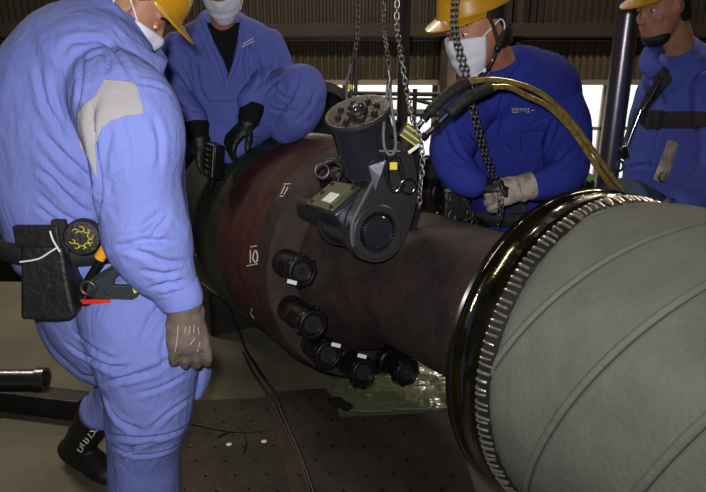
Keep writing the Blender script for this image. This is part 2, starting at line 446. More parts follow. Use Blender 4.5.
# ================================================================== THE HALL
def _sbox(name, c, sx, sy, sz, m):
    me = MB().box((0, 0, 0), sx, sy, sz).mesh(name); me.materials.append(m); o = bpy.data.objects.new(name, me); C.objects.link(o); o.location = c; return struct(o)
WY = 9.0; HF = -1.2
_sbox('floor', (0, 1.2, -0.6), 7.0, 5.4, 1.2, M['platform'])
_sbox('floor', (0, 1.5, HF - 0.05), 16.4, 15.4, 0.1, M['hallfloor'])
_sbox('ceiling', (0, 1.5, 5.05), 16.4, 15.4, 0.1, M['hall'])
_sbox('wall_left', (-8.1, 1.5, 1.9), 0.2, 15.4, 6.2, M['hall'])
_sbox('wall_right', (8.1, 1.5, 1.9), 0.2, 15.4, 6.2, M['hall'])
_sbox('wall_front', (0, -6.1, 1.9), 16.4, 0.2, 6.2, M['hall'])
_sbox('ground', (0, 26, HF - 0.1), 60, 33, 0.1, mat('pale_yard_concrete', (190, 190, 186), 0.9))
def zy(y): return at(353, y, WY).z
def xx(x, y=100): return at(x, y, WY).x
WT, WB = zy(81), -0.45
# back wall: below the windows, piers and the wall above
wb = MB()
wb.box((0, WY + .1, (HF + WB) / 2), 16.2, .2, WB - HF)
wb.box((0, WY + .1, (5 + WT + 0.02) / 2), 16.2, .2, 5 - WT - 0.02)
piers = [(-8.1, -4.6), (xx(268), xx(276)), (xx(436), xx(453)), (xx(606.5), xx(613)), (6.2, 8.1)]
for p0, p1 in piers: wb.box(((p0 + p1) / 2, WY + .1, (WB + WT) / 2), p1 - p0, .2, WT - WB + .04)
struct(wb.build('wall_back', M['hall'], smooth=False))
# corrugated panel over the windows
cp = MB(); x = -8.0; prof = []; P_ = 0.095
while x < 8.0:
    prof += [(x, 0.0), (x + P_ * .35, 0.0), (x + P_ * .5, -.035), (x + P_ * .85, -.035)]; x += P_
z0, z1 = zy(79), zy(42.5); vs = []; fs = []
for px_, d in prof: vs += [(px_, WY - .03 + d, z0), (px_, WY - .03 + d, z1)]
for i in range(len(prof) - 1): fs.append((2 * i, 2 * i + 2, 2 * i + 3, 2 * i + 1))
cp.add(vs, fs); struct(cp.build('wall_panel', M['wallpanel'], smooth=False))
_sbox('trim_1', (0, WY - .08, (zy(84.5) + zy(79.5)) / 2), 16, .14, abs(zy(84.5) - zy(79.5)), M['framelight'])
_sbox('trim_2', (0, WY - .09, zy(40.6)), 16, .12, .022, M['framelight'])
_sbox('trim_3', (0, WY - .20, zy(37.2)), 16, .16, .02, M['framelight'])
_sbox('trim_4', (0, WY - .16, zy(39)), 16, .1, .03, M['black'])
_sbox('beam', (0, WY - .25, (zy(36.4) + zy(24)) / 2), 16, .3, zy(24) - zy(36.4), M['beam'])
cp2 = MB(); cp2.add([(a, b + 0.0, c_) for a, b, c_ in [(v[0], v[1], (v[2] - z0) / (z1 - z0) * 2.6 + zy(23.5)) for v in vs]], fs); struct(cp2.build('wall_panel', M['beam'], smooth=False))
# columns in front of the wall
_sbox('column', ((xx(436) + xx(442.5)) / 2, WY - .2, 1.9), xx(442.5) - xx(436), .25, 6.2, M['beam'])
_sbox('column', ((xx(443.5) + xx(453)) / 2, WY - .12, 1.9), xx(453) - xx(443.5), .12, 6.2, M['framelight'])
_sbox('column', (xx(508.5), WY - .2, 1.9), .075, .2, 6.2, M['beam'])
_sbox('column', (xx(609.5), WY - .1, .3), .09, .12, 1.5, M['framelight'])
# windows
def window(n, x0, x1, muls, rails):
    f = MB(); zc = (WT + WB) / 2; y = WY + .03; h = WT - WB
    for x_ in [x0 + .03, x1 - .03] + muls: f.box((x_, y, zc), .05, .06, h)
    for z_ in [WT - .03, WB + .03] + rails: f.box(((x0 + x1) / 2, y, z_), x1 - x0, .06, .045)
    o = struct(f.build('window_%d' % n, M['framelight'], smooth=False, base=((x0 + x1) / 2, y, zc)))
    g = MB().box(((x0 + x1) / 2, y + .01, zc), x1 - x0 - .04, .008, h - .04).build('pane', M['glass'], o, smooth=False)
window(1, -4.6, xx(268), [-3.9, -3.2, -2.5, -1.8], [zy(129)])
window(2, xx(276), xx(436), [xx(344), xx(390)], [zy(111)])
window(3, xx(453), xx(606.5), [xx(500), xx(553)], [zy(128.5)])
window(4, xx(613), 6.2, [xx(655), xx(705)], [zy(128.5)])
# guard rail between the platform and the windows
gr = thing('guard_rail', 'dark pipe guard rail crossing in front of the windows behind the tool', 'railing', (at(380, 100, 6).x, 6, HF))
for y_ in (92.5, 97.5, 113):
    a_, b_ = at(300, y_, 6), at(448, y_ + 2, 6); MB().tube([a_, b_], .02 if y_ != 97.5 else .012).build('rail', M['framedark'], gr)
for x_ in (304, 415, 446):
    p_ = at(x_, 92, 6); MB().tube([(p_.x, 6, HF), (p_.x, 6, p_.z + .03)], .022).build('post', M['framedark'], gr)
MB().tube([at(413, 99, 6), at(446, 108, 6)], .018).build('brace', M['framedark'], gr)

# steel pole on the right and dark post near the middle
pA, pB = at(628, 26, 3.0), at(603, 200, 3.0); px0 = (pA.x + pB.x) / 2
sp = thing('scaffold_pole', 'tall shiny steel tube post in front of the right hand window', 'pole', (px0, 3.0, 0))
MB().cyl((px0, 3, 0.012), (px0, 3, 4.98), .052, n=40).build('tube', M['pipe'], sp)
MB().lathe((px0, 3, 0), (0, 0, 1), [(0, .1), (.012, .1), (.012, .055), (.0121, .04)], 32).build('base_plate', M['darksteel'], sp)
pc = at(403.5, 60, 4.6)
dp = thing('steel_post', 'dark square steel post rising behind the lifting chains', 'post', (pc.x, 4.6, HF))
MB().box((pc.x, 4.6, 1.9), .075, .09, 6.19).build('upright', M['beam'], dp, smooth=False)
MB().box((pc.x - .05, 4.6, .95), .03, .12, .08).build('bracket', M['framedark'], dp, smooth=False)

# dark bearing housing behind the coupling, then an added dark box
mc = at(314, 128, 4.15)
tb = thing('bearing_housing', 'dark round bearing housing behind the crouching worker\'s knee', 'machine part', (mc.x, 4.15, HF))
ax_ = V((.47, -.88, 0.05)).normalized()
MB().lathe(mc - ax_ * .16, ax_, [(0, .1), (0, .28), (.03, .31), (.09, .31), (.09, .26), (.22, .26), (.22, .30), (.27, .30), (.29, .24), (.26, .22), (.26, .06)], 48).build('ring_body', M['darksteel'], tb)
for k in range(8):
    a_ = k * math.pi / 4; u_, w_ = perp(ax_); p_ = mc + ax_ * .11 + (u_ * math.cos(a_) + w_ * math.sin(a_)) * .278
    MB().lathe(p_, ax_, [(0, .016), (.03, .016), (.03, .009), (.045, .008)], 6).build('bolt', M['nutface'], tb)
MB().box((mc.x + .05, mc.y + .02, (mc.z - .24 + HF) / 2), .3, .3, mc.z - .24 - HF).build('pedestal', M['darksteel'], tb, smooth=False, bevel=.01)
cab = thing('dark_backing_box', 'black cabinet shaped box added to darken the gap behind the blue sleeve', 'cabinet', (-2.1, 5.2, HF))  # added box, covers the bright window so this gap stays dark
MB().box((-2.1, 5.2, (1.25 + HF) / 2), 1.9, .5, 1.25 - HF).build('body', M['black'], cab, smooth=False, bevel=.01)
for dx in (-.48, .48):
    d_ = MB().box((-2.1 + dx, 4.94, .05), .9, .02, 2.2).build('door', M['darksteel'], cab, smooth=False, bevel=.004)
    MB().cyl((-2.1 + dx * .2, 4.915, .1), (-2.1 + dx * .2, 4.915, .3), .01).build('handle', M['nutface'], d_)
g_ = at(586, 182, 4.3)
gb_ = thing('green_crate', 'small green ribbed steel crate by the foot of the steel pole', 'crate', (g_.x, 4.3, HF))
MB().box((g_.x, 4.3, (g_.z - .02 + HF) / 2 ), .16, .3, g_.z + .09 - HF).build('body', M['green'], gb_, smooth=False, bevel=.005)
for k in range(4): MB().box((g_.x - .06 + k * .04, 4.14, g_.z - .1), .012, .02, .3).build('rib', M['green'], gb_, smooth=False)

# ================================================================== THE SHAFT
S0 = V((.164, 2.2, .70)); ph, ps = R(62), R(5.5)
AX = V((math.cos(ph) * math.cos(ps), -math.sin(ph) * math.cos(ps), math.sin(ps)))
U = V((-math.sin(ph), -math.cos(ph), 0)); W = AX.cross(U)
if W.z < 0: W = -W
def E(s, du=0.0, dw=0.0): return S0 + AX * s + U * du + W * dw
def onplane(px, py, s):
    d = ray(px, py); return CAM + d * ((S0 + AX * s - CAM).dot(AX) / d.dot(AX))
def sl(prof, n=128): return MB().lathe(S0, AX, prof, n)
sh = thing('coupling_shaft', 'large rusty brown machine shaft with bolted coupling flange lying across the scene', 'shaft', E(-.7) - V((0, 0, E(-.7).z)))
nk = sl([(-.14, .2), (-.14, .352), (-.12, .352), (-.06, .31), (.0, .275), (.08, .255), (.2, .247), (.5, .24), (.861, .237), (.861, .2)]).build('neck', M['neck'], sh)
cf = sl([(-.72, .3), (-.72, .486), (-.24, .486), (-.232, .483), (-.232, .3)]).build('flange', M['rust'], sh)
sl([(-.23, .3), (-.23, .484), (-.17, .478), (-.14, .466), (-.13, .448), (-.13, .2)]).build('flange_face', M['neck'], sh)
rd = sl([(-1.6, .2), (-1.6, .49), (-1.5, .505), (-.80, .502), (-.785, .492), (-.77, .502), (-.735, .498), (-.722, .486), (-.722, .3)]).build('rear_flange', M['greensteel'], sh)
rear = sl([(-2.3, .1), (-2.3, .28), (-1.62, .28), (-1.61, .1)], 64).build('rear_shaft', M['darksteel'], sh)
TREE_F = MB().lathe(S0, AX, [(-1.6, .2), (-1.6, .505), (-.862, .505), (-.86, .486), (-.20, .486), (-.13, .455), (-.13, .35), (0, .275), (.2, .247), (.9, .236), (.9, .1)], 160).bvh()
def arc(al, r): return U * (r * math.cos(al)) + W * (r * math.sin(al))
TAGS = {1: (292, 282), 3: (336, 345), 4: (362, 356), 10: (433, 213)}
for k in range(1, 14):
    al = R(36.5 - k * 25.714); o_ = S0 + arc(al, .4)
    o2 = o_; o_ = o_ + AX * {1: .02, 2: .07, 5: .03, 6: .02}.get(k, 0)
    b = MB(); b.lathe(o_, AX, [(-.22, .03), (-.22, .052), (-.118, .052), (-.112, .046), (-.04, .046), (-.04, .03)], 28)
    n_ = b.build('stud_sleeve', M['nut'], sh)
    q = MB(); q.lathe(o_, AX, [(-.042, .03), (-.042, .05), (-.036, .054), (.006, .054), (.012, .05), (.012, .039), (.0, .037), (.0, .03), (-.02, .028)], 32)
    for j in range(8):
        t_ = j * math.pi / 4 + k; dd = U * math.cos(t_) + W * math.sin(t_); q.box(o_ + AX * -.012 + dd * .054, .014, .014, .028, dd, AX.cross(dd), AX)
    nn = q.build('castle_nut', M['nut'], sh, bevel=.002)
    MB().lathe(o_, AX, [(-.03, .01), (-.03, .033), (-.004, .033), (.002, .03), (.002, .012), (-.006, .008), (-.012, .004)], 24).build('stud_end', M['nutface'], nn)
    if k in TAGS:
        c_ = at(*TAGS[k], (o_.y + AX.y * .0) - .035)
        MB().box(c_, .034, .004, .014, V((.95, 0, -.25)), V((0, 1, 0)), V((.25, 0, .95))).build('marker_tag', M['tagw'], nn, smooth=False)
# chalk numbers beside the studs
ck = MB()
strokes([[(250.5, 250), (250.5, 263)], [(254.5, 251), (253, 257), (254.5, 262), (257, 261), (257.5, 255), (256, 251), (254.5, 251)], [(247, 266), (257, 264)], [(251, 247), (256, 246)]], TREE_F, 1.5, mb=ck)
strokes([[(281, 194), (285, 186)], [(284, 195), (288, 187)], [(288, 194), (292, 186), (294, 189), (290, 195), (288, 194)], [(280, 196), (290, 197)], [(284, 184), (296, 184)]], TREE_F, 1.2, mb=ck)
strokes([[(252, 309), (251, 314), (254, 318)], [(251, 322), (255, 325)]], TREE_F, 1.3, mb=ck)
ck.build('chalk_mark', M['chalk'], sh)
# shallow burn marks and pits are in the steel; scribed line round the flange
# cradles that carry the shaft
for s_, r_, lb in ((-1.3, .505, 'steel cradle under the rear flange of the shaft'), (1.75, .40, 'steel cradle under the canvas wrapped end of the shaft')):
    c_ = E(s_); hd = V((AX.x, AX.y, 0)).normalized(); sd = V((-hd.y, hd.x, 0))
    cr_ = thing('shaft_cradle', lb, 'stand', (c_.x, c_.y, 0))
    b = MB(); n_ = 16; vs = []; top = []
    for i in range(n_ + 1):
        a_ = R(215) + R(110) * i / n_; top.append((sd * (math.cos(a_) * (r_ + .004)), c_.z + math.sin(a_) * (r_ + .004)))
    for dd in (-.08, .08):
        for h_, z_ in top: p_ = V((c_.x, c_.y, 0)) + h_ + hd * dd; vs.append((p_.x, p_.y, z_ + (AX.z / math.hypot(AX.x, AX.y)) * dd - .01))
        for h_, z_ in top: p_ = V((c_.x, c_.y, 0)) + h_ + hd * dd; vs.append((p_.x, p_.y, 0.0))
    m_ = n_ + 1; fs = []
    for i in range(n_):
        fs += [(i, i + 1, 2 * m_ + i + 1, 2 * m_ + i), (m_ + i, 3 * m_ + i, 3 * m_ + i + 1, m_ + i + 1), (i, m_ + i, m_ + i + 1, i + 1), (2 * m_ + i, 2 * m_ + i + 1, 3 * m_ + i + 1, 3 * m_ + i)]
    fs += [(0, 2 * m_, 3 * m_, m_), (n_, m_ + n_, 3 * m_ + n_, 2 * m_ + n_)]
    b.add(vs, fs).build('saddle', M['darksteel'], cr_, smooth=False)

# ---- the canvas wrapped drum on the near end, with its glossy rim and gathered edge
dr = thing('wrapped_drum', 'huge grey green canvas wrapped cylinder with a glossy dark gold rim', 'cylinder', E(1.5) - V((0, 0, E(1.5).z)))
RC = .386
b = MB(); NA, SPC, LEAD, s0_, s1_ = 300, .2, 1.2, .985, 2.35; vs = []; fs = []
qs = [0, .012, .03, .045, .06, .08, .10, .125, .16, .25, .35, .45, .55, .65, .75, .85, .93, .97, .988]; nq = len(qs)
k0, k1 = int((s0_ - LEAD) / SPC) - 1, int(s1_ / SPC) + 2
rows = [(k + q, q) for k in range(k0, k1) for q in qs]; NR = len(rows)
for kq, q in rows:
    step = .006 * (1 - q) if q > .012 else .006 * (q / .012)
    step += .003 * math.exp(-((q - .05) / .02) ** 2) - .006 * math.exp(-((q - .10) / .016) ** 2) + .002 * math.exp(-((q - .135) / .02) ** 2)
    for j in range(NA):
        al = 2 * math.pi * j / NA; s_ = min(max((kq - .275) * SPC + LEAD * j / NA, s0_), s1_)
        vs.append(E(s_) + arc(al, RC + step + .0015 * noise.noise(V((s_ * 9, math.cos(al) * 4, math.sin(al) * 4))) - .014 * max(0, 1 - (s_ - s0_) / .025) ** 2))
sh6 = int(round(LEAD / SPC)) * nq
for i in range(NR - 1):
    for j in range(NA):
        if j < NA - 1: q4 = (i * NA + j, i * NA + j + 1, (i + 1) * NA + j + 1, (i + 1) * NA + j)
        elif i + 1 + sh6 < NR: q4 = (i * NA + j, (i + sh6) * NA, (i + 1 + sh6) * NA, (i + 1) * NA + j)
        else: continue
        if max((vs[x] - vs[q4[0]]).dot(AX) for x in q4) - min((vs[x] - vs[q4[0]]).dot(AX) for x in q4) < 1e-6: continue
        fs.append(q4)
b.add(vs, fs); b.lathe(S0, AX, [(s1_ - .004, .1), (s1_ - .004, RC), (s1_, RC), (s1_, .1)], 96)
b.build('canvas_wrap', M['canvas'], dr, auto=False)
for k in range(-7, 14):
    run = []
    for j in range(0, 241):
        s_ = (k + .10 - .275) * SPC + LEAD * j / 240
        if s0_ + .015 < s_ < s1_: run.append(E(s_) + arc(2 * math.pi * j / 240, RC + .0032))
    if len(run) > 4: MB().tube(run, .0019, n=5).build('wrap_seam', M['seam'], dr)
sl([(.872, .2), (.872, .396), (.878, .405), (.888, .408), (.896, .405), (.901, .399), (.918, .396), (.938, .400), (.952, .402), (.96, .397), (.96, .2)]).build('rim', M['rim'], dr)
sl([(.862, .24), (.862, .399), (.868, .407), (.873, .402), (.873, .24)]).build('rim_lip', M['rim_edge'], dr)
sl([(.958, .3), (.958, .3925), (.992, .382), (.992, .3)]).build('band', M['gasket'], dr)
lc = MB(); NT = 150
for k in range(NT):
    al = 2 * math.pi * (k + random.uniform(-.2, .2)) / NT; wv = .0042 + random.random() * .002; t_ = -U * math.sin(al) + W * math.cos(al); d = arc(al, 1)
    ln = .024 + random.random() * .012; tw = random.uniform(-.12, .12)
    A_ = E(.961) + d * .3965; B_ = E(.961 + ln) + d * .389 + t_ * tw * .03
    m1 = A_.lerp(B_, .5) + d * .003
    lc.tube([A_ - d * .004, A_.lerp(B_, .15) + d * .002, m1, B_ - d * .001], wv * .62, n=6, sub=2)
lc.build('gathered_edge', M['lacing'], dr)

# ================================================================== THE HYDRAULIC WRENCH
TA = E(0) + arc(R(42), .4)      # axis of the drive
def T(s, du=0.0, dw=0.0): return TA + AX * s + U * du + W * dw
wr = thing('torque_wrench', 'black hydraulic bolting wrench with an upright motor drum clamped on a stud', 'power tool', T(.25, 0, -.09))
def tl(prof, n=64): return MB().lathe(TA, AX, prof, n)
tl([(-.11, .02), (-.11, .046), (.02, .048), (.022, .053), (.15, .053), (.15, .02)]).build('reaction_socket', M['nutface'], wr)
tl([(.13, .03), (.13, .084), (.14, .088), (.17, .088), (.175, .082), (.30, .082), (.305, .087), (.335, .087), (.335, .03)]).build('drive_housing', M['toolblack'], wr)
WR = (W * .84 + U * .54).normalized(); UR = AX.cross(WR).normalized()
if UR.dot(U) < 0: UR = -UR
def TB_(s, du=0.0, dw=0.0): return TA + AX * s + UR * du + WR * dw
MB().box(TB_(.225, .0, .066), .22, .135, .075, AX, UR, WR).build('top_block', M['toolblack'], wr, bevel=.006)
MB().box(TB_(.215, .0, .105), .185, .115, .004, AX, UR, WR).build('cover_plate', M['olive_metal'], wr, bevel=.001)
MB().box(TB_(.225, .012, .1085), .055, .040, .004, AX, UR, WR).build('name_plate', M['tagw'], wr, smooth=False)
for du, s_ in ((.045, .145), (-.045, .145), (.045, .285), (-.045, .285), (0, .145)):
    MB().lathe(TB_(s_, du, .107), WR, [(0, .007), (.006, .007), (.006, .003), (.003, .003)], 6).build('screw', M['nutface'], wr)
def slab(poly, s_a, s_b, hole=None):
    P3 = [onplane(x, y, s_b) for x, y in poly]; b = MB(); n = len(P3)
    c_ = sum(P3, V((0, 0, 0))) / n
    if (P3[0] - c_).cross(P3[1] - c_).dot(AX) < 0: P3.reverse()
    bk = [p + AX * (s_a - s_b) for p in P3]
    return b.ring_stack([bk, P3])
pl = [(351.5, 233), (353, 246), (359, 257), (369, 262), (380, 262.5), (391, 258), (401, 247), (409, 232), (415, 212), (418, 188), (416, 164), (411, 149), (403, 142), (394, 146), (385, 158), (377, 172), (370, 187), (361, 205), (354, 219)]
pls = [(p.x, p.y) for p in smooth_path([V((x, y, 0)) for x, y in pl + pl[:1]], 3)][:-1]
slab(pls, .335, .385).build('side_plate', M['toolgrey'], wr, bevel=.004)
tr = [onplane(x, y, .39) for x, y in [(353, 246), (351.5, 233), (354, 219), (361, 205), (370, 187), (377, 172), (383, 161)]]
MB().tube(tr, .0055, n=8, sub=4).build('edge_highlight', M['foil'], wr)  # bright tube laid along the plate edge in place of its highlight
rc = onplane(377, 232, .39)
def rl(prof, n=64): return MB().lathe(rc, AX, prof, n)
rl([(-.01, .05), (-.01, .082), (.006, .082), (.010, .078), (.010, .062), (.004, .060), (.0, .056)]).build('ring_cover', M['toolgrey'], wr)
rt = MB(); rt.lathe(rc, AX, [(-.004, .02), (-.004, .058), (.003, .058), (.003, .02)], 48)
rt.build('ratchet_gap', M['black'], wr)
te = MB()
for k in range(36):
    a_ = 2 * math.pi * k / 36; d = U * math.cos(a_) + W * math.sin(a_); te.box(rc + d * .0555 + AX * .004, .006, .005, .012, d, AX.cross(d), AX)
te.build('ratchet_teeth', M['chrome'], wr, smooth=False)
rl([(.0, .01), (.0, .049), (.010, .049), (.014, .045), (.008, .040), (.006, .022), (.012, .018), (.012, .008), (.004, .004)]).build('drive_core', M['toolblack'], wr)
# neck block between the housing and the drum
DB, DT = at(372, 167, 1.86), at(357.5, 112, 1.795); DA = (DT - DB).normalized(); DL = (DT - DB).length
def dl(prof, n=72): return MB().lathe(DB, DA, prof, n)
MB().loft([(T(.26, -.05, .03), .055, .06), (DB - DA * .05 - U * .02, .06, .06), (DB - DA * .02, .07, .07), (DB + DA * .01, .082, .082)], side=AX, n=32).build('neck_block', M['toolblack'], wr)
dl([(.0, .05), (.0, .084), (.012, .092), (.02, .088), (DL - .022, .088), (DL - .016, .093), (DL, .093), (DL + .003, .089), (DL + .003, .06)]).build('motor_drum', M['toolblack'], wr)
cap = dl([(DL - .02, .02), (DL + .005, .02), (DL + .005, .084), (DL + .001, .087), (DL - .004, .087)][::1]).build('drum_cap', M['nut'], wr)
dl([(DL - .006, .086), (DL - .006, .0955), (DL + .004, .0945), (DL + .004, .086)]).build('drum_rim', M['toolgrey'], wr)
u_, w_ = perp(DA)
for k in range(8):
    a_ = k * math.pi / 4 + .2; p_ = DB + DA * (DL + .005) + (u_ * math.cos(a_) + w_ * math.sin(a_)) * .058
    MB().lathe(p_, DA, [(0, .009), (.006, .009), (.006, .005), (.002, .004)], 12).build('bolt', M['nutface'], cap)
MB().lathe(DB + DA * (DL + .005), DA, [(0, .032), (.008, .030), (.012, .024), (.004, .020), (.004, .008)], 32).build('centre_boss', M['nutface'], cap)
for k in range(3):
    a_ = k * 2.1 + .8; p_ = DB + DA * (DL + .014) + (u_ * math.cos(a_) + w_ * math.sin(a_)) * .012; MB().ell(p_, .006, .006, .004).build('screw', M['chrome'], cap)
# folded chrome gusset below the drum
g1 = [at(368, 166, 1.745), at(386, 160, 1.735), at(380, 177, 1.735), at(375, 192, 1.745)]
gm = MB(); gv = [p for p in g1] + [p + V((.01, .03, -.004)) for p in g1]
gm.add(gv, [(0, 3, 2, 1), (4, 5, 6, 7), (0, 1, 5, 4), (1, 2, 6, 5), (2, 3, 7, 6), (3, 0, 4, 7)]).build('gusset', M['foil'], wr, smooth=False, bevel=.002)
MB().torus(at(322, 171, 1.85), (.3, -1, .1), .021, .0045, 28).build('carry_ring', M['toolgrey'], wr)
MB().tube([at(324, 163, 1.86), at(334, 160, 1.87), at(342, 166, 1.88), at(356, 172, 1.87)], .007, sub=4).build('lug', M['toolgrey'], wr)
# clear hanging cover flap behind the plate
fpts = [(404, 122), (413, 128), (420, 150), (424, 180), (422, 210), (414, 236), (410, 232), (414, 200), (412, 165), (404, 140)]
slab(fpts, .27, .276).build('guard_flap', M['toolblack'], wr)
# hose manifold
mo = at(411.5, 135, 1.80); mx = (at(420, 125, 1.80) - at(403, 143, 1.80)).normalized(); my = V((0, -1, 0)); mz = mx.cross(my).normalized()
mx2 = (at(423, 140, 1.80) - at(402, 125, 1.80)).normalized(); mz2 = mx2.cross(my).normalized()
mn = MB().box(mo, .066, .04, .042, mx2, my, mz2).build('manifold', M['olive_metal'], wr, bevel=.003)
for k in range(5): MB().box(mo + mz2 * (-.016 + k * .008) + my * .0205, .06, .003, .0032, mx2, my, mz2).build('stripe', M['yellow'] if k % 2 == 0 else M['black'], mn, smooth=False)
MB().box(at(415.5, 147.5, 1.775), .05, .006, .009, V((.8, 0, .6)), my, V((-.6, 0, .8))).build('white_clip', M['tagw'], wr, smooth=False)
MB().loft([(at(404, 150, 1.83), .02, .02), (at(408, 138, 1.82), .022, .022)], n=16).build('port_block', M['toolgrey'], wr)
# the two hoses: silver fitting, black sleeve, gold hose
def hose(label, pts, i_f, r):
    h = thing('hydraulic_hose', label, 'hose', pts[0], 'hydraulic hoses of the wrench')
    P = pts
    f = MB(); f.tube(P[:2], .0085, n=8); d = (P[1] - P[0]).normalized()
    f.lathe(P[0], d, [(0, .012), (.018, .012), (.018, .009), (.03, .009)], 6); f.lathe(P[0] + d * .045, d, [(0, .013), (.02, .013), (.022, .009)], 6)
    f.build('fitting', M['chrome'], h)
    L1 = (P[2] - P[1]).length
    MB().tube(P[1:4], .0175, n=14, sub=8, rfun=lambda t: .0165 + .0016 * math.sin(t * 60)).build('sleeve', M['hose_sleeve'], h)
    MB().tube(P[3:], r, n=12, sub=8).build('hose', M['brass_hose'], h)
    MB().tube([P[3] + (P[3] - P[4]).normalized() * .02, P[3] + (P[4] - P[3]).normalized() * .015], .012, n=10).build('collar', M['brass_hose'], h)
    return h
hose('upper gold hydraulic hose arching over the navy worker\'s shoulder', [at(413, 133, 1.79), at(428, 114, 1.80), at(447, 95, 1.83), at(467, 82, 1.86), at(490, 79.5, 1.90), at(515, 83, 1.95), at(543, 95, 2.0), at(572, 122, 2.03), at(597, 156, 2.03), at(613, 178, 2.03), at(629, 197, 2.05), at(640, 225, 2.15)], 1, .0088)
hose('lower gold hydraulic hose arching just under the upper one', [at(422, 139, 1.78), at(448, 114, 1.79), at(468, 98, 1.81), at(490, 87.5, 1.85), at(508, 87, 1.90), at(527, 96, 1.95), at(550, 108, 1.98), at(573, 132, 2.0), at(592, 160, 2.0), at(607, 181, 2.0), at(620, 200, 2.03), at(631, 228, 2.13)], 1, .0088)

# shackle, sling and chains that carry the wrench
sk = thing('lifting_shackle', 'steel bow shackle with yellow tag hooked to the wrench', 'shackle', at(395, 190, 1.74))
MB().tube([at(383, 152, 1.745), at(386, 166, 1.745), at(388, 182, 1.745), at(395, 191, 1.745), at(402, 184, 1.745), at(401, 170, 1.745), at(396, 152, 1.745)], .0075, sub=6).build('bow', M['chrome'], sk)
MB().cyl(at(379, 151, 1.745), at(400, 151, 1.745), .008).build('pin', M['nutface'], sk)
MB().box(at(393.5, 166, 1.73), .022, .006, .022).build('yellow_tag', M['yellow'], sk, smooth=False, bevel=.002)
MB().torus(at(408, 186, 1.73), (.2, -1, 0), .022, .003, 24).build('split_ring', M['chrome'], sk)
sg = thing('wire_sling', 'looped grey wire rope sling hanging beside the motor drum', 'sling', at(390, 155, 1.745))
MB().tube([at(388.5, 82, 1.77), at(386.5, 96, 1.765), at(384, 120, 1.75), at(383.5, 140, 1.745), at(386, 151, 1.735), at(391, 155, 1.735), at(395.5, 148, 1.74), at(394.5, 128, 1.75), at(391.5, 105, 1.765), at(389.5, 84, 1.77)], .0045, sub=8).build('loop', M['rope'], sg)
MB().tube([at(388, 88, 1.767), at(390, 80, 1.77), at(388.5, 70, 1.77)], .007).build('ferrule', M['toolgrey'], sg)
LBZ = 2.42
def top(px, py, Y, k=0): p = at(px, py, Y); return V((p.x, p.y, LBZ))
lb = thing('lifting_beam', 'dark steel beam slung from the roof that the chains hang from', 'beam', (.2, 1.93, LBZ))
MB().box((.2, 1.93, LBZ + .06), 1.1, .12, .12).build('beam', M['beam'], lb, smooth=False, bevel=.006)
MB().box((.03, 2.3, LBZ + .06), .1, .78, .1).build('arm', M['beam'], lb, smooth=False, bevel=.006)
for x_ in (-.25, .65): MB().cyl((x_, 1.93, LBZ + .11), (x_, 1.93, 4.99), .012).build('rod', M['beam'], lb)
chain('hoist_chain', 'thin dark chain hanging in front of the corrugated panel above the wire sling', [top(384, 26, 1.9), at(384, 26, 1.9), at(387, 50, 1.80), at(388.5, 72, 1.77)], M['chain_dark'], .019, .0019, .0052)
chain('hoist_chain', 'thin chain hanging left of the motor drum above two dark rods', [top(358, 26, 2.6), at(358, 26, 2.6), at(357, 40, 2.6), at(354, 56, 2.6)], M['chain_dark'], .026, .0026, .0075)
rod = thing('chain_hook_rods', 'pair of dark rods hanging behind the motor drum with a yellow band', 'lifting rods', at(353, 100, 2.6))
for x_ in (0, 4.5): MB().tube([at(354 + x_ * .3, 54, 2.6), at(352 + x_, 66, 2.6), at(351 + x_ * .9, 104, 2.6)], .0085, sub=3).build('rod', M['beam'], rod)
MB().tube([at(353, 60, 2.6), at(347, 82, 2.59), at(347, 100, 2.58)], .006, sub=4).build('cord', M['rope'], rod)
MB().box(at(350, 87, 2.58), .02, .02, .02).build('yellow_band', M['yellow'], rod, smooth=False, bevel=.003)
chain('load_chain', 'long bright steel chain hanging in a curve between the wrench and the navy worker', [top(397, 26, 1.9), at(397, 26, 1.9), at(402, 60, 1.86), at(407, 92, 1.83), at(413, 120, 1.765), at(420, 138, 1.755), at(422.5, 165, 1.755), at(420, 190, 1.755), at(419.5, 212, 1.76)], M['chain'], .021, .0024, .0064)

# ================================================================== THE FLOOR THINGS
def plate(name, label, poly, th, m, holes, z=0.0, grp=None):
    P = [on_floor(x, y, z + th) for x, y in poly]; c_ = sum(P, V((0, 0, 0))) / len(P)
    if (P[1] - P[0]).cross(P[2] - P[1]).z < 0: P.reverse()
    t = thing(name, label, 'floor plate', (c_.x, c_.y, z), grp)
    b = MB(); b.ring_stack([[V((p.x, p.y, z)) for p in P], [V((p.x, p.y, z + th)) for p in P]]); b.build('plate', m, t, smooth=False)
    hb_ = MB(); xs = [p.x for p in P]; ys = [p.y for p in P]; pp = [(p.x, p.y) for p in P]; y = min(ys) + .05; row = 0; proto = None
    while y < max(ys):
        x = min(xs) + .04 + (.055 if row % 2 else 0)
        while x < max(xs):
            jx, jy = x + random.uniform(-.006, .006), y + random.uniform(-.006, .006)
            if inside(pp, jx - .02, jy - .02) and inside(pp, jx + .02, jy + .02):
                if proto is None: proto = MB().lathe(V((c_.x, c_.y, z)), (0, 0, 1), [(0, .0085), (.0022, .0085), (.0022, .005), (.0015, .004)], 10).build('bolt_hole', M['black'], t); oo = proto
                else: oo = copy_part(proto, t)
                oo.location = V((jx - c_.x, jy - c_.y, th - .001))
            x += .11
        y += .085; row += 1
    return t
plate('floor_plate', 'drilled brown steel floor plate left of the black cables', [(186, 401), (271, 397), (300, 500), (150, 500)], .010, M['plate'], 12)
plate('floor_plate', 'drilled brown steel floor plate lying under the black cables, raised at its back edge', [(265, 392), (325, 388), (336, 402), (362, 500), (292, 500)], .022, M['plate'], 12)
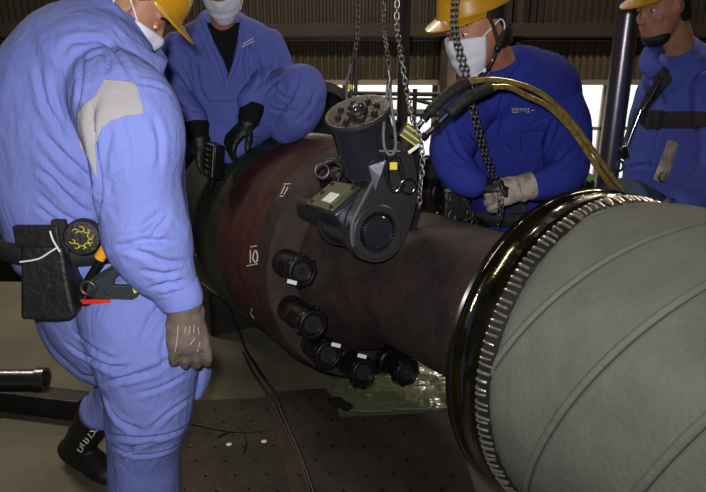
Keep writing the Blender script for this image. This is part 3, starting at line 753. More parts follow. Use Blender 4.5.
plate('floor_plate', 'drilled brown steel floor plate in front of the olive plastic sheet', [(341, 417), (452, 412), (478, 500), (364, 500)], .010, M['plate'], 12)
# rumpled sheet
def sheet(poly, label):
    P = [on_floor(x, y) for x, y in poly]; pp = [(p.x, p.y) for p in P]; xs = [p[0] for p in pp]; ys = [p[1] for p in pp]
    st = .012; nx = int((max(xs) - min(xs)) / st) + 1; ny = int((max(ys) - min(ys)) / st) + 1; g = {}; vs = []; fs = []
    def vtx(i, j):
        if (i, j) not in g:
            x, y = min(xs) + i * st, min(ys) + j * st; z = .012 + .016 * abs(noise.noise(V((x * 7, y * 7, 3)))) + .012 * abs(noise.noise(V((x * 22, y * 22, 9))))
            g[(i, j)] = len(vs); vs.append(V((x, y, z)))
        return g[(i, j)]
    for i in range(nx):
        for j in range(ny):
            if inside(pp, min(xs) + (i + .5) * st, min(ys) + (j + .5) * st): fs.append((vtx(i, j), vtx(i + 1, j), vtx(i + 1, j + 1), vtx(i, j + 1)))
    b = MB().add(vs, fs); o = b.build('plastic_sheet', M['sheet'], None, auto=False, base=(sum(xs) / len(xs), sum(ys) / len(ys), 0))
    s_ = o.modifiers.new('solid', 'SOLIDIFY'); s_.thickness = .002
    tag(o, label, 'plastic sheet')
sheet([(285, 352), (330, 330), (420, 330), (470, 340), (480, 400), (455, 412), (350, 414), (338, 400), (330, 386)], 'crumpled olive green plastic sheet on the floor beneath the shaft')
# cables
cb = thing('black_cable', 'black cable running from the rear flange down and across the floor plates', 'cable', on_floor(290, 420))
F_ = [on_floor(x, y, z) for x, y, z in ((247, 352, .02), (262, 375, .02), (275, 394, .034), (284, 418, .034), (296, 445, .034), (306, 470, .034), (316, 500, .034))]
MB().tube(F_, .0075, n=8, sub=6).build('cable', M['cable'], cb)
G_ = [on_floor(x, y, z) for x, y, z in ((243, 352, .02), (254, 374, .02), (269, 396, .034), (281, 420, .034), (294, 447, .034), (304, 472, .034), (312, 500, .034))]
cb2 = thing('black_cable', 'second black cable lying just left of its twin on the floor plates', 'cable', on_floor(280, 420))
MB().tube(G_, .0065, n=8, sub=6).build('cable', M['cable'], cb2)
wy_ = thing('tie_wire', 'thin dark knotted wire lying across the left floor plate', 'wire', on_floor(237, 430))
MB().tube([on_floor(x, y, .013) for x, y in ((192, 424), (215, 429), (237, 432), (262, 430), (290, 427))], .0035, sub=5).build('wire', M['cable'], wy_)
MB().tube([on_floor(x, y, .014) for x, y in ((217, 437), (232, 431), (241, 432), (238, 427), (246, 440), (244, 452))], .003, sub=5).build('knot', M['cable'], wy_)
for x_, y_ in ((229, 444.5), (264, 441.5)):
    p_ = on_floor(x_, y_, .0125); o = MB().lathe(p_, (0, 0, 1), [(-.002, .008), (.001, .011), (.002, .008)], 16).build('metal_chip', M['tagw'], None, base=p_); tag(o, 'small bright metal disc lying on the left floor plate' if x_ < 240 else 'dull metal disc lying beside the bright one on the left floor plate', 'metal disc')
p_ = on_floor(342, 406, .02)
rg = MB().add([], []); 
for k in range(4):
    c_ = p_ + V((random.uniform(-.03, .03), random.uniform(-.02, .02), .01 + k * .006)); rg.ell(c_, .035, .025, .016, n=12, m=8)
me = fuse(rg, .006, 3); ruffle(me, .006, 40, 2); o = link_mesh('oily_rag', me, M['black_cloth'], None, base=p_ - V((0, 0, .02))); tag(o, 'small crumpled dark rag at the corner of the middle floor plate', 'rag')
# pipe stub on the left
pe = at(46, 379, 2.4)
pt = thing('pipe_stub', 'short shiny steel pipe end sticking in from the left above the dark floor', 'pipe', (pe.x - .25, pe.y, 0))
MB().lathe(pe - V((.6, 0, 0)), (1, 0, 0), [(0, .02), (0, .042), (.56, .042), (.56, .05), (.60, .05), (.60, .036), (.5, .034)], 32).build('pipe', M['pipe'], pt)
MB().cyl((pe.x - .4, pe.y, 0), (pe.x - .4, pe.y, pe.z - .035), .025).build('support', M['darksteel'], pt)
# dark beam the far boot steps by
o = MB().box(on_floor(60, 425) + V((-.4, 0.16, .05)), 1.0, .09, .1, V((.98, -.2, 0)), V((.2, .98, 0))).build('timber_beam', M['darksteel'], None, smooth=False, bevel=.006, base=on_floor(60, 425)); tag(o, 'dark square beam lying on the floor behind the black boot', 'beam')

# ================================================================== PEOPLE
def head_mb(b, c, f, s=1.0, up=(0, 0, 1), neck_to=None):
    """skull, jaw, nose, brow, ears and lips round centre C facing F"""
    f = V(f).normalized(); r = f.cross(V(up)).normalized(); u = r.cross(f)
    def p(x, y, z): return c + r * (x * s) + f * (y * s) + u * (z * s)
    secs = [(-.118, .050, .032, .034), (-.10, .046, .045, .050), (-.075, .036, .058, .066), (-.045, .024, .067, .080), (-.01, .010, .073, .091), (.03, .000, .077, .097), (.07, -.004, .076, .095), (.10, -.008, .062, .078), (.122, -.010, .036, .046)]
    rings = []
    for z, y0, rx, ry in secs:
        rings.append([p(rx * math.cos(2 * math.pi * j / 28), y0 + ry * math.sin(2 * math.pi * j / 28) * (1 if math.sin(2 * math.pi * j / 28) > 0 else 1.0), z) for j in range(28)])
    b.ring_stack(rings)
    b.loft([(p(0, .088, .025), .010, .012), (p(0, .104, -.005), .012, .014), (p(0, .112, -.022), .016, .014)], n=14)
    b.ell(p(0, .078, .040), .056 * s, .018 * s, .012 * s, r, f, u)
    b.ell(p(0, .090, -.058), .024 * s, .012 * s, .007 * s, r, f, u); b.ell(p(0, .087, -.070), .021 * s, .012 * s, .008 * s, r, f, u)
    b.ell(p(0, .068, -.104), .022 * s, .020 * s, .016 * s, r, f, u)
    for sx in (-1, 1):
        b.ell(p(sx * .038, .074, -.02), .022 * s, .018 * s, .020 * s, r, f, u)
        b.torus(p(sx * .079, .004, .0), r * 1.0 + f * (-.3 * sx), .020 * s, .006 * s, 18, 8, 1.0)
        b.ell(p(sx * .077, .008, -.004), .008 * s, .016 * s, .022 * s, r, f, u)
    return p, r, f, u
def face_parts(root, p, r, f, u, s=1.0):
    for sx in (-1, 1):
        e = MB().ell(p(sx * .031, .0815, .014), .0105 * s, .0105 * s, .0065 * s, r, f, u).build('eye', M['strapw'], root)
        MB().ell(p(sx * .031, .0905, .012), .0048 * s, .0025 * s, .0048 * s, r, f, u).build('iris', M['hair'], e)
        MB().ell(p(sx * .031, .0805, .0205), .0145 * s, .0130 * s, .0068 * s, r, f, u).build('eyelid', M['skin'], e)
        MB().tube([p(sx * .014, .096, .040), p(sx * .032, .096, .046), p(sx * .052, .083, .040)], .0035 * s, sub=4).build('eyebrow', M['hair'], root)
def hair_cap(root, p, r, f, u, s, z=.0):
    b = MB(); rings = []
    for zz, y0, rx, ry in [(-.07, -.045, .060, .05), (-.03, -.028, .075, .072), (.01, -.016, .081, .086), (.05, -.012, .083, .094), (.09, -.010, .074, .086), (.115, -.012, .055, .062), (.128, -.012, .02, .024)]:
        rings.append([p(rx * math.cos(2 * math.pi * j / 28), y0 + ry * math.sin(2 * math.pi * j / 28), zz) for j in range(28)])
    b.ring_stack(rings).build('hair', M['hair'], root)
def helmet(root, p, r, f, u, s, m):
    b = MB(); n = 36; rings = []
    for zz, k in [(.060, 1.06), (.065, 1.08), (.075, 1.04), (.098, 1.0), (.125, .90), (.148, .72), (.163, .50), (.170, .25)]:
        rings.append([p(.098 * k * math.cos(2 * math.pi * j / n), -.006 + .120 * k * math.sin(2 * math.pi * j / n), zz) for j in range(n)])
    h = b.ring_stack(rings).build('helmet', m, root)
    q = MB(); vs = []; fs = []; k_ = 14
    for lay in (0, 1):
        for i in range(k_ + 1):
            a = math.pi * (.12 + .76 * i / k_)
            for e in (0, 1, 2):
                ex = e * .5; rr = 1.0 + .0; yo = ex * .062 * math.sin(a) ** 1.2
                vs.append(p((.098 + ex * .012) * math.cos(a), -.006 + .120 * math.sin(a) + yo, .067 - ex * .012 - lay * .004))
    w3 = 3; L1 = (k_ + 1) * 3
    for i in range(k_):
        for e in (0, 1):
            a = i * 3 + e; fs += [(a, a + 1, a + 4, a + 3), (L1 + a, L1 + a + 3, L1 + a + 4, L1 + a + 1)]
        a = i * 3 + 2; fs.append((a, L1 + a, L1 + a + 3, a + 3)); a = i * 3; fs.append((a, a + 3, L1 + a + 3, L1 + a))
    fs += [(0, L1, L1 + 1, 1), (1, L1 + 1, L1 + 2, 2)]
    e_ = k_ * 3; fs += [(e_, e_ + 1, L1 + e_ + 1, L1 + e_), (e_ + 1, e_ + 2, L1 + e_ + 2, L1 + e_ + 1)]
    q.add(vs, fs).build('peak', m, h)
    return h
def mask(root, p, r, f, u, s, tree=None):
    hb_ = MB(); head_mb(hb_, p(0, 0, 0), f, s); ht = hb_.bvh(); nu, nv = 26, 16; A1 = R(66); Rr = np.zeros((nu + 1, nv + 1))
    for j in range(nv + 1):
        z = .006 - .122 * j / nv
        for i in range(nu + 1):
            a = -A1 + 2 * A1 * i / nu; c0 = p(0, .015, z); d = (p(math.sin(a), .015 + math.cos(a), z) - c0).normalized()
            h = ht.ray_cast(c0 + d * .3, -d, .3)[0]; Rr[i, j] = (h - c0).length if h is not None else (Rr[i, j - 1] * .93 if j else .08)
    for _ in range(5):
        q_ = Rr.copy(); q_[1:-1] = (Rr[:-2] + Rr[1:-1] + Rr[2:]) / 3; q2 = q_.copy(); q2[:, 1:-1] = (q_[:, :-2] + q_[:, 1:-1] + q_[:, 2:]) / 3; Rr = np.maximum(q2, Rr - .0005) if _ < 3 else q2
    vs = []; fs = []
    for lay in (0, 1):
        for i in range(nu + 1):
            x = -1 + 2 * i / nu
            for j in range(nv + 1):
                t = j / nv; a = A1 * x * (1 - .18 * t); z = .006 - .122 * t - .012 * (abs(x) ** 2) * (1 - 2 * t)
                ii = (a / A1 + 1) * nu / 2; i0 = min(int(ii), nu - 1); rr = Rr[i0, j] * (1 - ii + i0) + Rr[i0 + 1, j] * (ii - i0)
                rr += .012 * s + .0015 * math.sin(t * 22) * (1 - x * x) - lay * .003
                c0 = p(0, .015, z); d = (p(math.sin(a), .015 + math.cos(a), z) - c0).normalized(); vs.append(c0 + d * rr)
    K = (nu + 1) * (nv + 1)
    for i in range(nu):
        for j in range(nv):
            a = i * (nv + 1) + j; fs += [(a, a + 1, a + nv + 2, a + nv + 1), (K + a, K + a + nv + 1, K + a + nv + 2, K + a + 1)]
    for i in range(nu):
        for j in (0, nv): a = i * (nv + 1) + j; fs.append((a, a + nv + 1, K + a + nv + 1, K + a))
    for j in range(nv):
        for i in (0, nu): a = i * (nv + 1) + j; fs.append((a, K + a, K + a + 1, a + 1))
    m_ = MB().add(vs, fs).build('face_mask', M['maskw'], root, auto=False)
    for sx in (-1, 1):
        MB().tube([p(sx * .068, .052, -.006), p(sx * .084, .022, .012), p(sx * .090, -.004, .022), p(sx * .088, -.016, .0), p(sx * .084, .0, -.03), p(sx * .066, .038, -.085)], .0022, sub=5).build('ear_loop', M['strapw'], m_)
    return m_
def glove(root, wrist, d, pn, size, m, curl=(.5, .6, .5), thumb=1, name='work_glove', cuff=.05, spread=.10, stitch=None, th_dir=None, vox=.0032):
    """hand at WRIST pointing D, palm facing PN; thumb on side THUMB (+1: cross(d, pn))"""
    d = V(d).normalized(); pn = (V(pn) - d * V(pn).dot(d)).normalized(); sd = d.cross(pn) * thumb; s = size; wrist = V(wrist)
    def q(x, y, z): return wrist + sd * (x * s) + d * (y * s) + pn * (z * s)
    b = MB()
    b.loft([(q(0, -cuff, 0), .040 * s, .036 * s), (q(0, -.005, 0), .034 * s, .028 * s), (q(.0, .03, 0), .042 * s, .024 * s), (q(0, .075, 0), .047 * s, .020 * s), (q(0, .092, .002), .043 * s, .017 * s)], side=sd, n=24)
    for k, (x, L_) in enumerate(((.034, .072), (.012, .082), (-.011, .076), (-.033, .060))):
        a = 0; pt = q(x, .082, 0); dirx = (x / .034) * spread; P = [q(x * .9, .05, 0), pt]
        for c_, fr in zip(curl, (.44, .32, .28)):
            a += c_ + k * .04; v = d * math.cos(a) + pn * math.sin(a) + sd * dirx * math.cos(a); pt = pt + v.normalized() * (L_ * fr * 1.12 * s); P.append(pt)
        b.loft([(P[0], .0125 * s, .0125 * s), (P[1], .0125 * s), (P[2], .0118 * s), (P[3], .0108 * s), (P[4], .0098 * s)], n=14, sub=3, cap=.8)
    td = V(th_dir).normalized() if th_dir is not None else (sd * .8 + d * .75 + pn * .35).normalized()
    t0 = q(.028, .012, .006); t1 = t0 + td * (.038 * s); t2 = t1 + (td * .8 + d * .45 + pn * .15).normalized() * (.034 * s); t3 = t2 + (td * .6 + d * .6 + pn * .3).normalized() * (.026 * s)
    b.loft([(t0, .019 * s), (t1, .0160 * s), (t2, .0140 * s), (t3, .0115 * s)], n=14, sub=3, cap=.8)
    me = fuse(b, vox * max(1, s * .9), 3); ruffle(me, .0016 * s, 60, wrist.x * 7)
    o = link_mesh(name, me, m, root)
    MB().loft([(q(0, -cuff - .004, 0), .044 * s, .040 * s), (q(0, -cuff + .03, 0), .041 * s, .036 * s), (q(0, -cuff + .045, 0), .038 * s, .033 * s)], side=sd, n=28, cap=.05).build('cuff', m, o)
    if stitch is not None:
        t_ = bvh_of(me); 
        for v_ in me.vertices: pass
    return o, q
def person(label, loc, group=None): return thing('person', label, 'person', loc, group)

# ---------------------------------------------------------------- 1. worker in light blue, back turned, nearest on the left
P1 = person('worker in light blue overalls at the left edge, brown leather glove hanging', on_floor(140, 556))
hc = at(127, 3, 1.66); hf = V((.64, .12, -.76))
tors = [(at(122, 318, 1.63), .20, .17), (at(112, 285, 1.63), .205, .17), (at(84, 248, 1.62), .185, .155), (at(72, 205, 1.60), .190, .16), (at(74, 150, 1.60), .215, .185), (at(84, 95, 1.60), .215, .19), (at(98, 55, 1.62), .165, .17), (at(118, 34, 1.64), .10, .12)]
rarm = [(at(108, 88, 1.50), .105), (at(124, 108, 1.44), .118), (at(135, 140, 1.41), .112), (at(138, 180, 1.40), .098), (at(145, 215, 1.40), .100), (at(150, 240, 1.39), .103), (at(161, 266, 1.39), .084), (at(174, 286, 1.39), .060), (at(180, 299, 1.39), .049)]
larm = [(at(130, 85, 1.80), .10), (at(150, 130, 1.88), .095), (at(158, 185, 1.92), .085), (at(168, 228, 1.90), .07), (at(178, 256, 1.87), .055)]
rleg = [(at(132, 300, 1.54), .150), (at(146, 345, 1.52), .152), (at(150, 390, 1.52), .128), (at(148, 415, 1.53), .120), (at(145, 445, 1.55), .106), (at(144, 480, 1.57), .104), (at(142, 520, 1.58), .10)]
lleg = [(at(112, 305, 1.74), .15), (at(104, 335, 1.78), .125), (at(118, 365, 1.82), .095), (at(118, 390, 1.86), .080), (at(107, 404, 1.88), .072), (at(99, 411, 1.89), .076)]
wr1 = at(184, 316, 1.385)
body = MB()
body.loft([(c, a * .8, b_ * .8) for c, a, b_ in tors], side=(1, .1, 0), n=28)
body.loft([(at(112, 50, 1.64), .065), (at(124, 28, 1.65), .058), (hc + V((-.02, 0, -.06)), .055)])
p1, r1, f1, u1 = head_mb(body, hc, hf)
body.loft([(c, r_ * .62) for c, r_ in rarm] + [(wr1, .026)]); body.loft([(c, r_ * .62) for c, r_ in larm])
body.loft([(wr1, .026), (at(185, 326, 1.38), .022)])
body.loft([(c, r_ * .7) for c, r_ in rleg] + [(on_floor(141, 552, .07), .05)]); body.loft([(c, r_ * .7) for c, r_ in lleg] + [(at(82, 438, 1.96), .04)])
o = link_mesh('body', fuse(body, .0055, 3), M['skin'], P1)
face_parts(P1, p1, r1, f1, u1); hair_cap(P1, p1, r1, f1, u1, 1); helmet(P1, p1, r1, f1, u1, 1, M['helmet']); mask(P1, p1, r1, f1, u1, 1)
jk = MB(); jk.loft(tors[2:] , side=(1, .1, 0), n=40)
TORS1 = MB().loft(tors, side=(1, .1, 0), n=48).bvh()
jk.loft(rarm, n=28); jk.loft(larm, n=20)
jk.loft([(at(118, 70, 1.56), .11), (at(100, 62, 1.56), .13), (at(80, 75, 1.55), .14)])
me = fuse(jk, .006, 5, 'jacket'); ruffle(me, .007, 7, 1.3, (1, 1, .7))
folds(me, [
 ([(98, 100), (92, 120), (95, 150), (100, 180), (98, 210), (99, 232)], .009, .012),
 ([(38, 62), (42, 90), (52, 120)], .007, .007), ([(52, 78), (58, 105), (66, 130)], .006, .006), ([(82, 55), (80, 85), (76, 110)], .007, .007),
 ([(40, 100), (55, 118), (64, 140)], .006, .007), ([(38, 128), (58, 150), (80, 170), (97, 186)], .007, .008), ([(37, 150), (60, 175), (88, 196)], .006, .006),
 ([(36, 168), (50, 178), (62, 192), (80, 208), (97, 216)], .007, .009), ([(36, 190), (58, 212), (84, 226)], .006, .007), ([(36, 206), (50, 216), (62, 222)], .006, .006),
 ([(60, 60), (70, 42), (92, 40)], .007, .005), ([(84, 62), (100, 52), (108, 62), (104, 76)], .007, .007),
 ([(70, 44), (100, 40), (124, 62), (134, 85)], .006, .006), ([(112, 26), (132, 48), (160, 62)], .005, .006), ([(136, 84), (150, 84), (166, 90), (174, 100)], .005, .005),
 ([(110, 250), (128, 244), (150, 241), (178, 242)], .007, .010), ([(118, 246), (140, 252), (165, 262), (190, 262)], .007, .008), ([(135, 232), (150, 222), (165, 210)], .007, .006),
 ([(150, 240), (158, 228), (172, 212)], .006, .006), ([(108, 190), (116, 178), (128, 170)], .006, .004), ([(140, 270), (165, 274), (186, 268)], .006, .006),
 ([(150, 288), (168, 284), (190, 280)], .006, .007), ([(158, 296), (178, 292), (196, 291)], .004, .005), ([(165, 280), (172, 290), (176, 300)], .006, .005),
 ([(120, 118), (128, 150), (126, 178)], .007, .004), ([(150, 110), (160, 140), (158, 175)], .007, .005), ([(112, 130), (106, 160), (112, 200)], .006, .004)])
jo = link_mesh('jacket', me, M['light_blue'], P1); me_j = mb_of(me); TJ = None
def world_tree(me_obj):
    off = root_of(me_obj); return BVHTree.FromPolygons([v.co + off for v in me_obj.data.vertices], [tuple(p.vertices) for p in me_obj.data.polygons])
TJ = world_tree(jo)
patch([(104, 80), (121, 81), (135, 83), (139, 97), (143, 113), (128, 115), (113, 120), (102, 128), (95, 146), (97, 165), (97, 180), (92, 166), (86, 152), (80, 147), (78, 128), (78, 114), (85, 104), (95, 97), (100, 88)], TJ, .0018, .9, .0012, .05).build('shoulder_patch', M['patch'], jo, auto=False)
strokes([[(104, 80.5), (121, 81.5), (134.5, 83.5), (139, 97), (142.5, 112.5), (128, 114.5), (113, 119.5)]], TJ, .7, lift=.003).build('patch_seam', M['stitch'], jo)
# collar stands round the neck, its point at the front
cb_ = MB(); cpts = [at(112, 22, 1.52), at(128, 38, 1.50), at(147, 54, 1.53), at(163, 63, 1.57)]
vs = []
for i, (tp, bt) in enumerate([(at(104, 12, 1.54), at(100, 40, 1.49)), (at(117, 23, 1.515), at(112, 50, 1.475)), (at(131, 36, 1.51), at(130, 62, 1.475)), (at(147, 48, 1.53), at(148, 74, 1.49)), (at(166, 59, 1.56), at(162, 80, 1.53)), (at(170, 62, 1.60), at(164, 72, 1.60)), (at(160, 46, 1.74), at(158, 62, 1.76)), (at(140, 24, 1.80), at(140, 44, 1.82))]):
    vs.append((tp, bt))
cm = MB(); n_ = len(vs); tv = []
for off in (V((0, 0, 0)), V((-.004, .014, -.002))):
    for tp, bt in vs: tv += [tp + off, tp.lerp(bt, .5) + off + V((.004, -.006, 0)), bt + off]
fsx = []; K = n_ * 3
for i in range(n_ - 1):
    for e in (0, 1): a = i * 3 + e; fsx += [(a, a + 1, a + 4, a + 3), (K + a, K + a + 3, K + a + 4, K + a + 1)]
    a = i * 3; fsx += [(a, a + 3, K + a + 3, K + a)]; a = i * 3 + 2; fsx += [(a, K + a, K + a + 3, a + 3)]
for i in (0, n_ - 1):
    for e in (0, 1): a = i * 3 + e; fsx.append((a, K + a, K + a + 1, a + 1))
co_ = cm.add(tv, fsx).build('collar', M['light_blue'], jo, auto=False); sb_ = co_.modifiers.new('sub', 'SUBSURF'); sb_.levels = 2; sb_.render_levels = 2
# cuff
MB().loft([(at(175, 288, 1.388), .060, .056), (at(180, 298, 1.386), .056, .052), (at(182, 306, 1.384), .050, .048)], side=(1, 0, 0), n=28, cap=.1).build('cuff', M['light_blue'], jo)
# trousers
tr = MB(); tr.loft([(at(98, 262, 1.625), .17, .15)] + [tors[1], tors[0], (at(128, 338, 1.62), .18, .15)], side=(1, .1, 0), n=36); tr.loft(rleg, n=28); tr.loft(lleg, n=22)
tr.loft([(at(70, 300, 1.66), .10), (at(82, 335, 1.68), .10), (at(105, 360, 1.66), .09)])
me = fuse(tr, .006, 5); ruffle(me, .008, 7, 4.1, (1, 1, .7))
folds(me, [([(62, 340), (85, 356), (112, 368), (140, 366)], .007, .010), ([(72, 330), (95, 350), (120, 362)], .006, .006), ([(112, 380), (135, 374), (160, 366), (178, 352)], .007, .007),
 ([(95, 385), (110, 382), (140, 376), (170, 368)], .006, .006), ([(104, 395), (118, 420), (145, 432)], .008, .011), ([(148, 432), (170, 412), (194, 396)], .007, .008),
 ([(106, 436), (135, 438), (165, 436), (190, 426)], .007, .010), ([(108, 445), (135, 455), (165, 452), (188, 440)], .006, .007), ([(120, 268), (150, 262), (180, 262)], .006, .004),
 ([(140, 345), (150, 320), (165, 300)], .007, .006), ([(60, 265), (90, 285), (120, 290)], .006, .005), ([(66, 250), (90, 262), (104, 268)], .005, .005), ([(130, 395), (160, 388), (190, 372)], .006, .005),
 ([(125, 466), (135, 448), (160, 440)], .006, .006), ([(168, 330), (162, 350), (166, 372)], .006, .005)])
to = link_mesh('trousers', me, M['light_blue'], P1); TT = world_tree(to)
MB().loft([(at(201, 352, 1.60), .02, .05), (at(204, 372, 1.60), .022, .05), (at(199, 392, 1.6), .018, .04)], side=(1, 0, 0)).build('pocket_flap', M['light_blue'], to)
# the belt and what hangs on it
bc = at(84, 236, 1.61); bax = V((.05, 0, 1)).normalized()
bt = band(TORS1, bc, bax, .052, .014, .006, ref=None, reach=.5).build('belt', M['webbing'], P1, auto=False)
TALL = world_tree(bt)
# far boot and near shoe
bb = MB(); an = at(78, 446, 1.98); bb.loft([(at(104, 405, 1.89), .070), (at(95, 419, 1.92), .068), (at(86, 433, 1.95), .062), (an, .058)], n=24)
fd = V((.72, -.50, 0)).normalized(); a0_ = V((an.x, an.y, .055))
bb.loft([(a0_ - fd * .05, .050, .05), (a0_, .052, .055), (a0_ + fd * .06, .05, .052), (a0_ + fd * .12 - V((0, 0, .008)), .05, .044), (a0_ + fd * .17 - V((0, 0, .015)), .045, .036)], side=(-fd.y, fd.x, 0), cap=.9)
me = fuse(bb, .005, 3); lo = link_mesh('boot', me, M['boot'], P1); TB = world_tree(lo)
strokes([[(77, 449), (81, 452), (83, 449), (80, 446)], [(80, 443), (84, 446)], [(83, 440), (87, 443)], [(85, 438), (89, 441), (86, 444)], [(88, 434), (92, 438)], [(90, 431), (95, 432), (93, 436)], [(92, 428), (97, 431)]], TB, 1.0).build('white_lettering', M['tagw'], lo)
bb = MB(); f2 = on_floor(141, 560, 0); fd2 = V((.75, .6, 0)).normalized()
bb.loft([(f2 + V((0, 0, .20)), .062), (f2 + V((0, 0, .10)), .055)]); bb.loft([(f2 + V((0, 0, .055)) - fd2 * .06, .045, .05), (f2 + V((0, 0, .055)) + fd2 * .05, .05, .05), (f2 + V((0, 0, .04)) + fd2 * .17, .045, .036)], side=(-fd2.y, fd2.x, 0))
link_mesh('boot', fuse(bb, .006, 3), M['boot'], P1)
# hanging glove of brown leather
gd = (at(189, 356, 1.37) - at(183, 314, 1.385)).normalized()
go_, gq = glove(P1, at(183.5, 309, 1.385), gd, (-.35, .92, -.1), 1.12, M['leather'], (.22, .50, .55), thumb=1, cuff=.040, spread=.06, th_dir=V((-.35, .35, -.85)))
glove(P1, at(180, 266, 1.87), (at(172, 300, 1.84) - at(180, 266, 1.87)), (-.35, -.9, -.1), 1.05, M['leather'], (.4, .7, .6), thumb=-1, cuff=.04, spread=.06, vox=.005)
TG = world_tree(go_)
strokes([[(178, 326), (177, 340), (175, 352)], [(186, 327), (184, 333)], [(190, 326), (189, 334)], [(194, 325), (194, 333)], [(198, 327), (199, 334)], [(190, 345), (195, 338)], [(197, 352), (200, 342)]], TG, .8).build('seam', M['stitch'], go_)

# belt things: each is a thing that hangs from the belt
tp_c = at(84, 237, 1.395)
# find the surface of the worker's side there
def on_tree(tree, x, y):
    h = tree.ray_cast(CAM, ray(x, y)); return h[0]
SIDE1 = MB(); SIDE1.loft(tors, side=(1, .1, 0), n=48); SID = SIDE1.bvh()
def hang(x, y, d=.02):
    h = on_tree(SID, x, y)
    if h is None: h = at(x, y, 1.42)
    return h - ray(x, y) * d
s0 = hang(83, 237, .045); fa = (CAM - s0).normalized(); fa = V((fa.x * .6 - .1, fa.y, fa.z * .3)).normalized()
tpc = thing('tape_case', 'round black belt case with a ring of yellow lettering on the belt', 'tool case', s0)
MB().lathe(s0 - fa * .02, fa, [(0, .03), (0, .040), (.004, .044), (.026, .044), (.032, .040), (.034, .02)], 36).build('case', M['black_leather'], tpc)
u_, w_ = perp(fa); sm_ = MB()
for k in range(9):
    a_ = k * .62 + .3; c_ = s0 + fa * .016 + (u_ * math.cos(a_) + w_ * math.sin(a_)) * .022
    sm_ = MB(); sm_.tube([c_ + (u_ * math.cos(t_) * .0065 + w_ * math.sin(t_) * (.0045 + .002 * (k % 2))) for t_ in [x_ * .9 + k for x_ in range(6)]], .0011, n=6, sub=2)
    sm_.build('yellow_letter', M['yellow'], tpc)
MB().box(s0 + V((-.055, .005, .0)), .035, .018, .085, ).build('belt_loop', M['webbing'], tpc, smooth=False, bevel=.004)
s1 = hang(52, 284, .03)
pb = MB(); P_ = [(20, 246), (62, 247), (64, 262), (69, 290), (73, 308), (75, 316), (68, 321), (55, 322), (20, 320)]
fr = [at(x, y, s1.y - .035 - .02 * ((y - 246) / 76)) for x, y in P_]; bk = [q_ + V((.0, .09, .0)) for q_ in fr]
if (fr[0] - fr[2]).cross(fr[1] - fr[2]).y > 0: pass
po = thing('tool_pouch', 'large black leather tool pouch on the back of the belt at the left edge', 'pouch', s1)
pb.ring_stack([bk, fr] if True else [fr, bk]); pb.build('bag', M['black_leather'], po, bevel=.008, seg=3)
MB().tube([at(x, y, s1.y - .045) for x, y in ((20, 262), (38, 259), (50, 252), (58, 247))], .0022, sub=4).build('white_cord', M['strapw'], po)
MB().tube([at(x, y, s1.y - .045) for x, y in ((50, 231), (53, 240), (60, 252))], .0022, sub=4).build('white_cord', M['strapw'], po)
MB().box(at(38, 236, s1.y - .02), .11, .02, .055).build('belt_flap', M['black_leather'], po, smooth=False, bevel=.006)
for k in range(6): MB().ell(at(50 + k * .8, 268 + k * 7, s1.y - .06), .004, .004, .004).build('rivet', M['nut'], po)
# strap hook with yellow sleeve, and the grey cable cutter tucked in it
YH = hang(100, 262, .06).y - .02
hk = thing('belt_hook', 'black hanging tool loop with an orange yellow sleeve on the worker\'s belt', 'tool loop', at(98, 262, YH))
MB().tube([at(110, 247, YH), at(104, 256, YH), at(97, 266, YH), at(86, 284, YH), at(80, 293, YH), at(81, 300, YH), at(87, 302, YH), at(91, 296, YH)], .0105, n=12, sub=6).build('loop', M['black'], hk)
MB().tube([at(106.5, 248, YH), at(100, 258, YH)], .0145, n=16).build('yellow_sleeve', M['orange_yellow'], hk)
MB().tube([at(105, 243, YH + .02), at(110, 246, YH), at(116, 250, YH + .01)], .007, sub=3).build('clip', M['black'], hk)
ct = thing('cable_cutter', 'grey steel cutter tool with red grip and lime tip hanging at the hip', 'hand tool', at(105, 285, YH))
def px_slab(poly, Y, th, name, m, parent):
    fr = [at(x, y, Y) for x, y in poly]; bk = [q_ + V((0, th, 0)) for q_ in fr]
    c_ = sum(fr, V()) / len(fr)
    b = MB()
    if (fr[0] - c_).cross(fr[1] - c_).y < 0: b.ring_stack([bk, fr])
    else: b.ring_stack([fr, bk][::-1])
    return b.build(name, m, parent, bevel=.0015)
px_slab([(88, 282), (122, 262), (126, 266), (114, 279), (112, 286), (132, 286), (139, 289), (137, 297), (132, 300), (94, 299), (86, 293)], YH - .012, .014, 'body', M['greyplastic'], ct)
px_slab([(90, 279), (121, 260), (123, 263), (92, 283)], YH - .018, .008, 'lever', M['toolgrey'], ct)
px_slab([(132, 288), (139, 287.5), (141, 291), (134, 294)], YH - .016, .02, 'lime_tip', M['lime'], ct)
px_slab([(81, 300), (109, 300), (110, 303), (82, 304.5)], YH - .014, .016, 'red_grip', M['red'], ct)
MB().torus(at(88, 288, YH - .02), (0, -1, 0), .017, .005, 24).build('jaw', M['toolgrey'], ct)
for x_, y_ in ((97, 285), (108, 293), (96, 296)): MB().lathe(at(x_, y_, YH - .012), (0, -1, 0), [(0, .004), (.005, .004), (.006, .002)], 12).build('rivet', M['nutface'], ct)

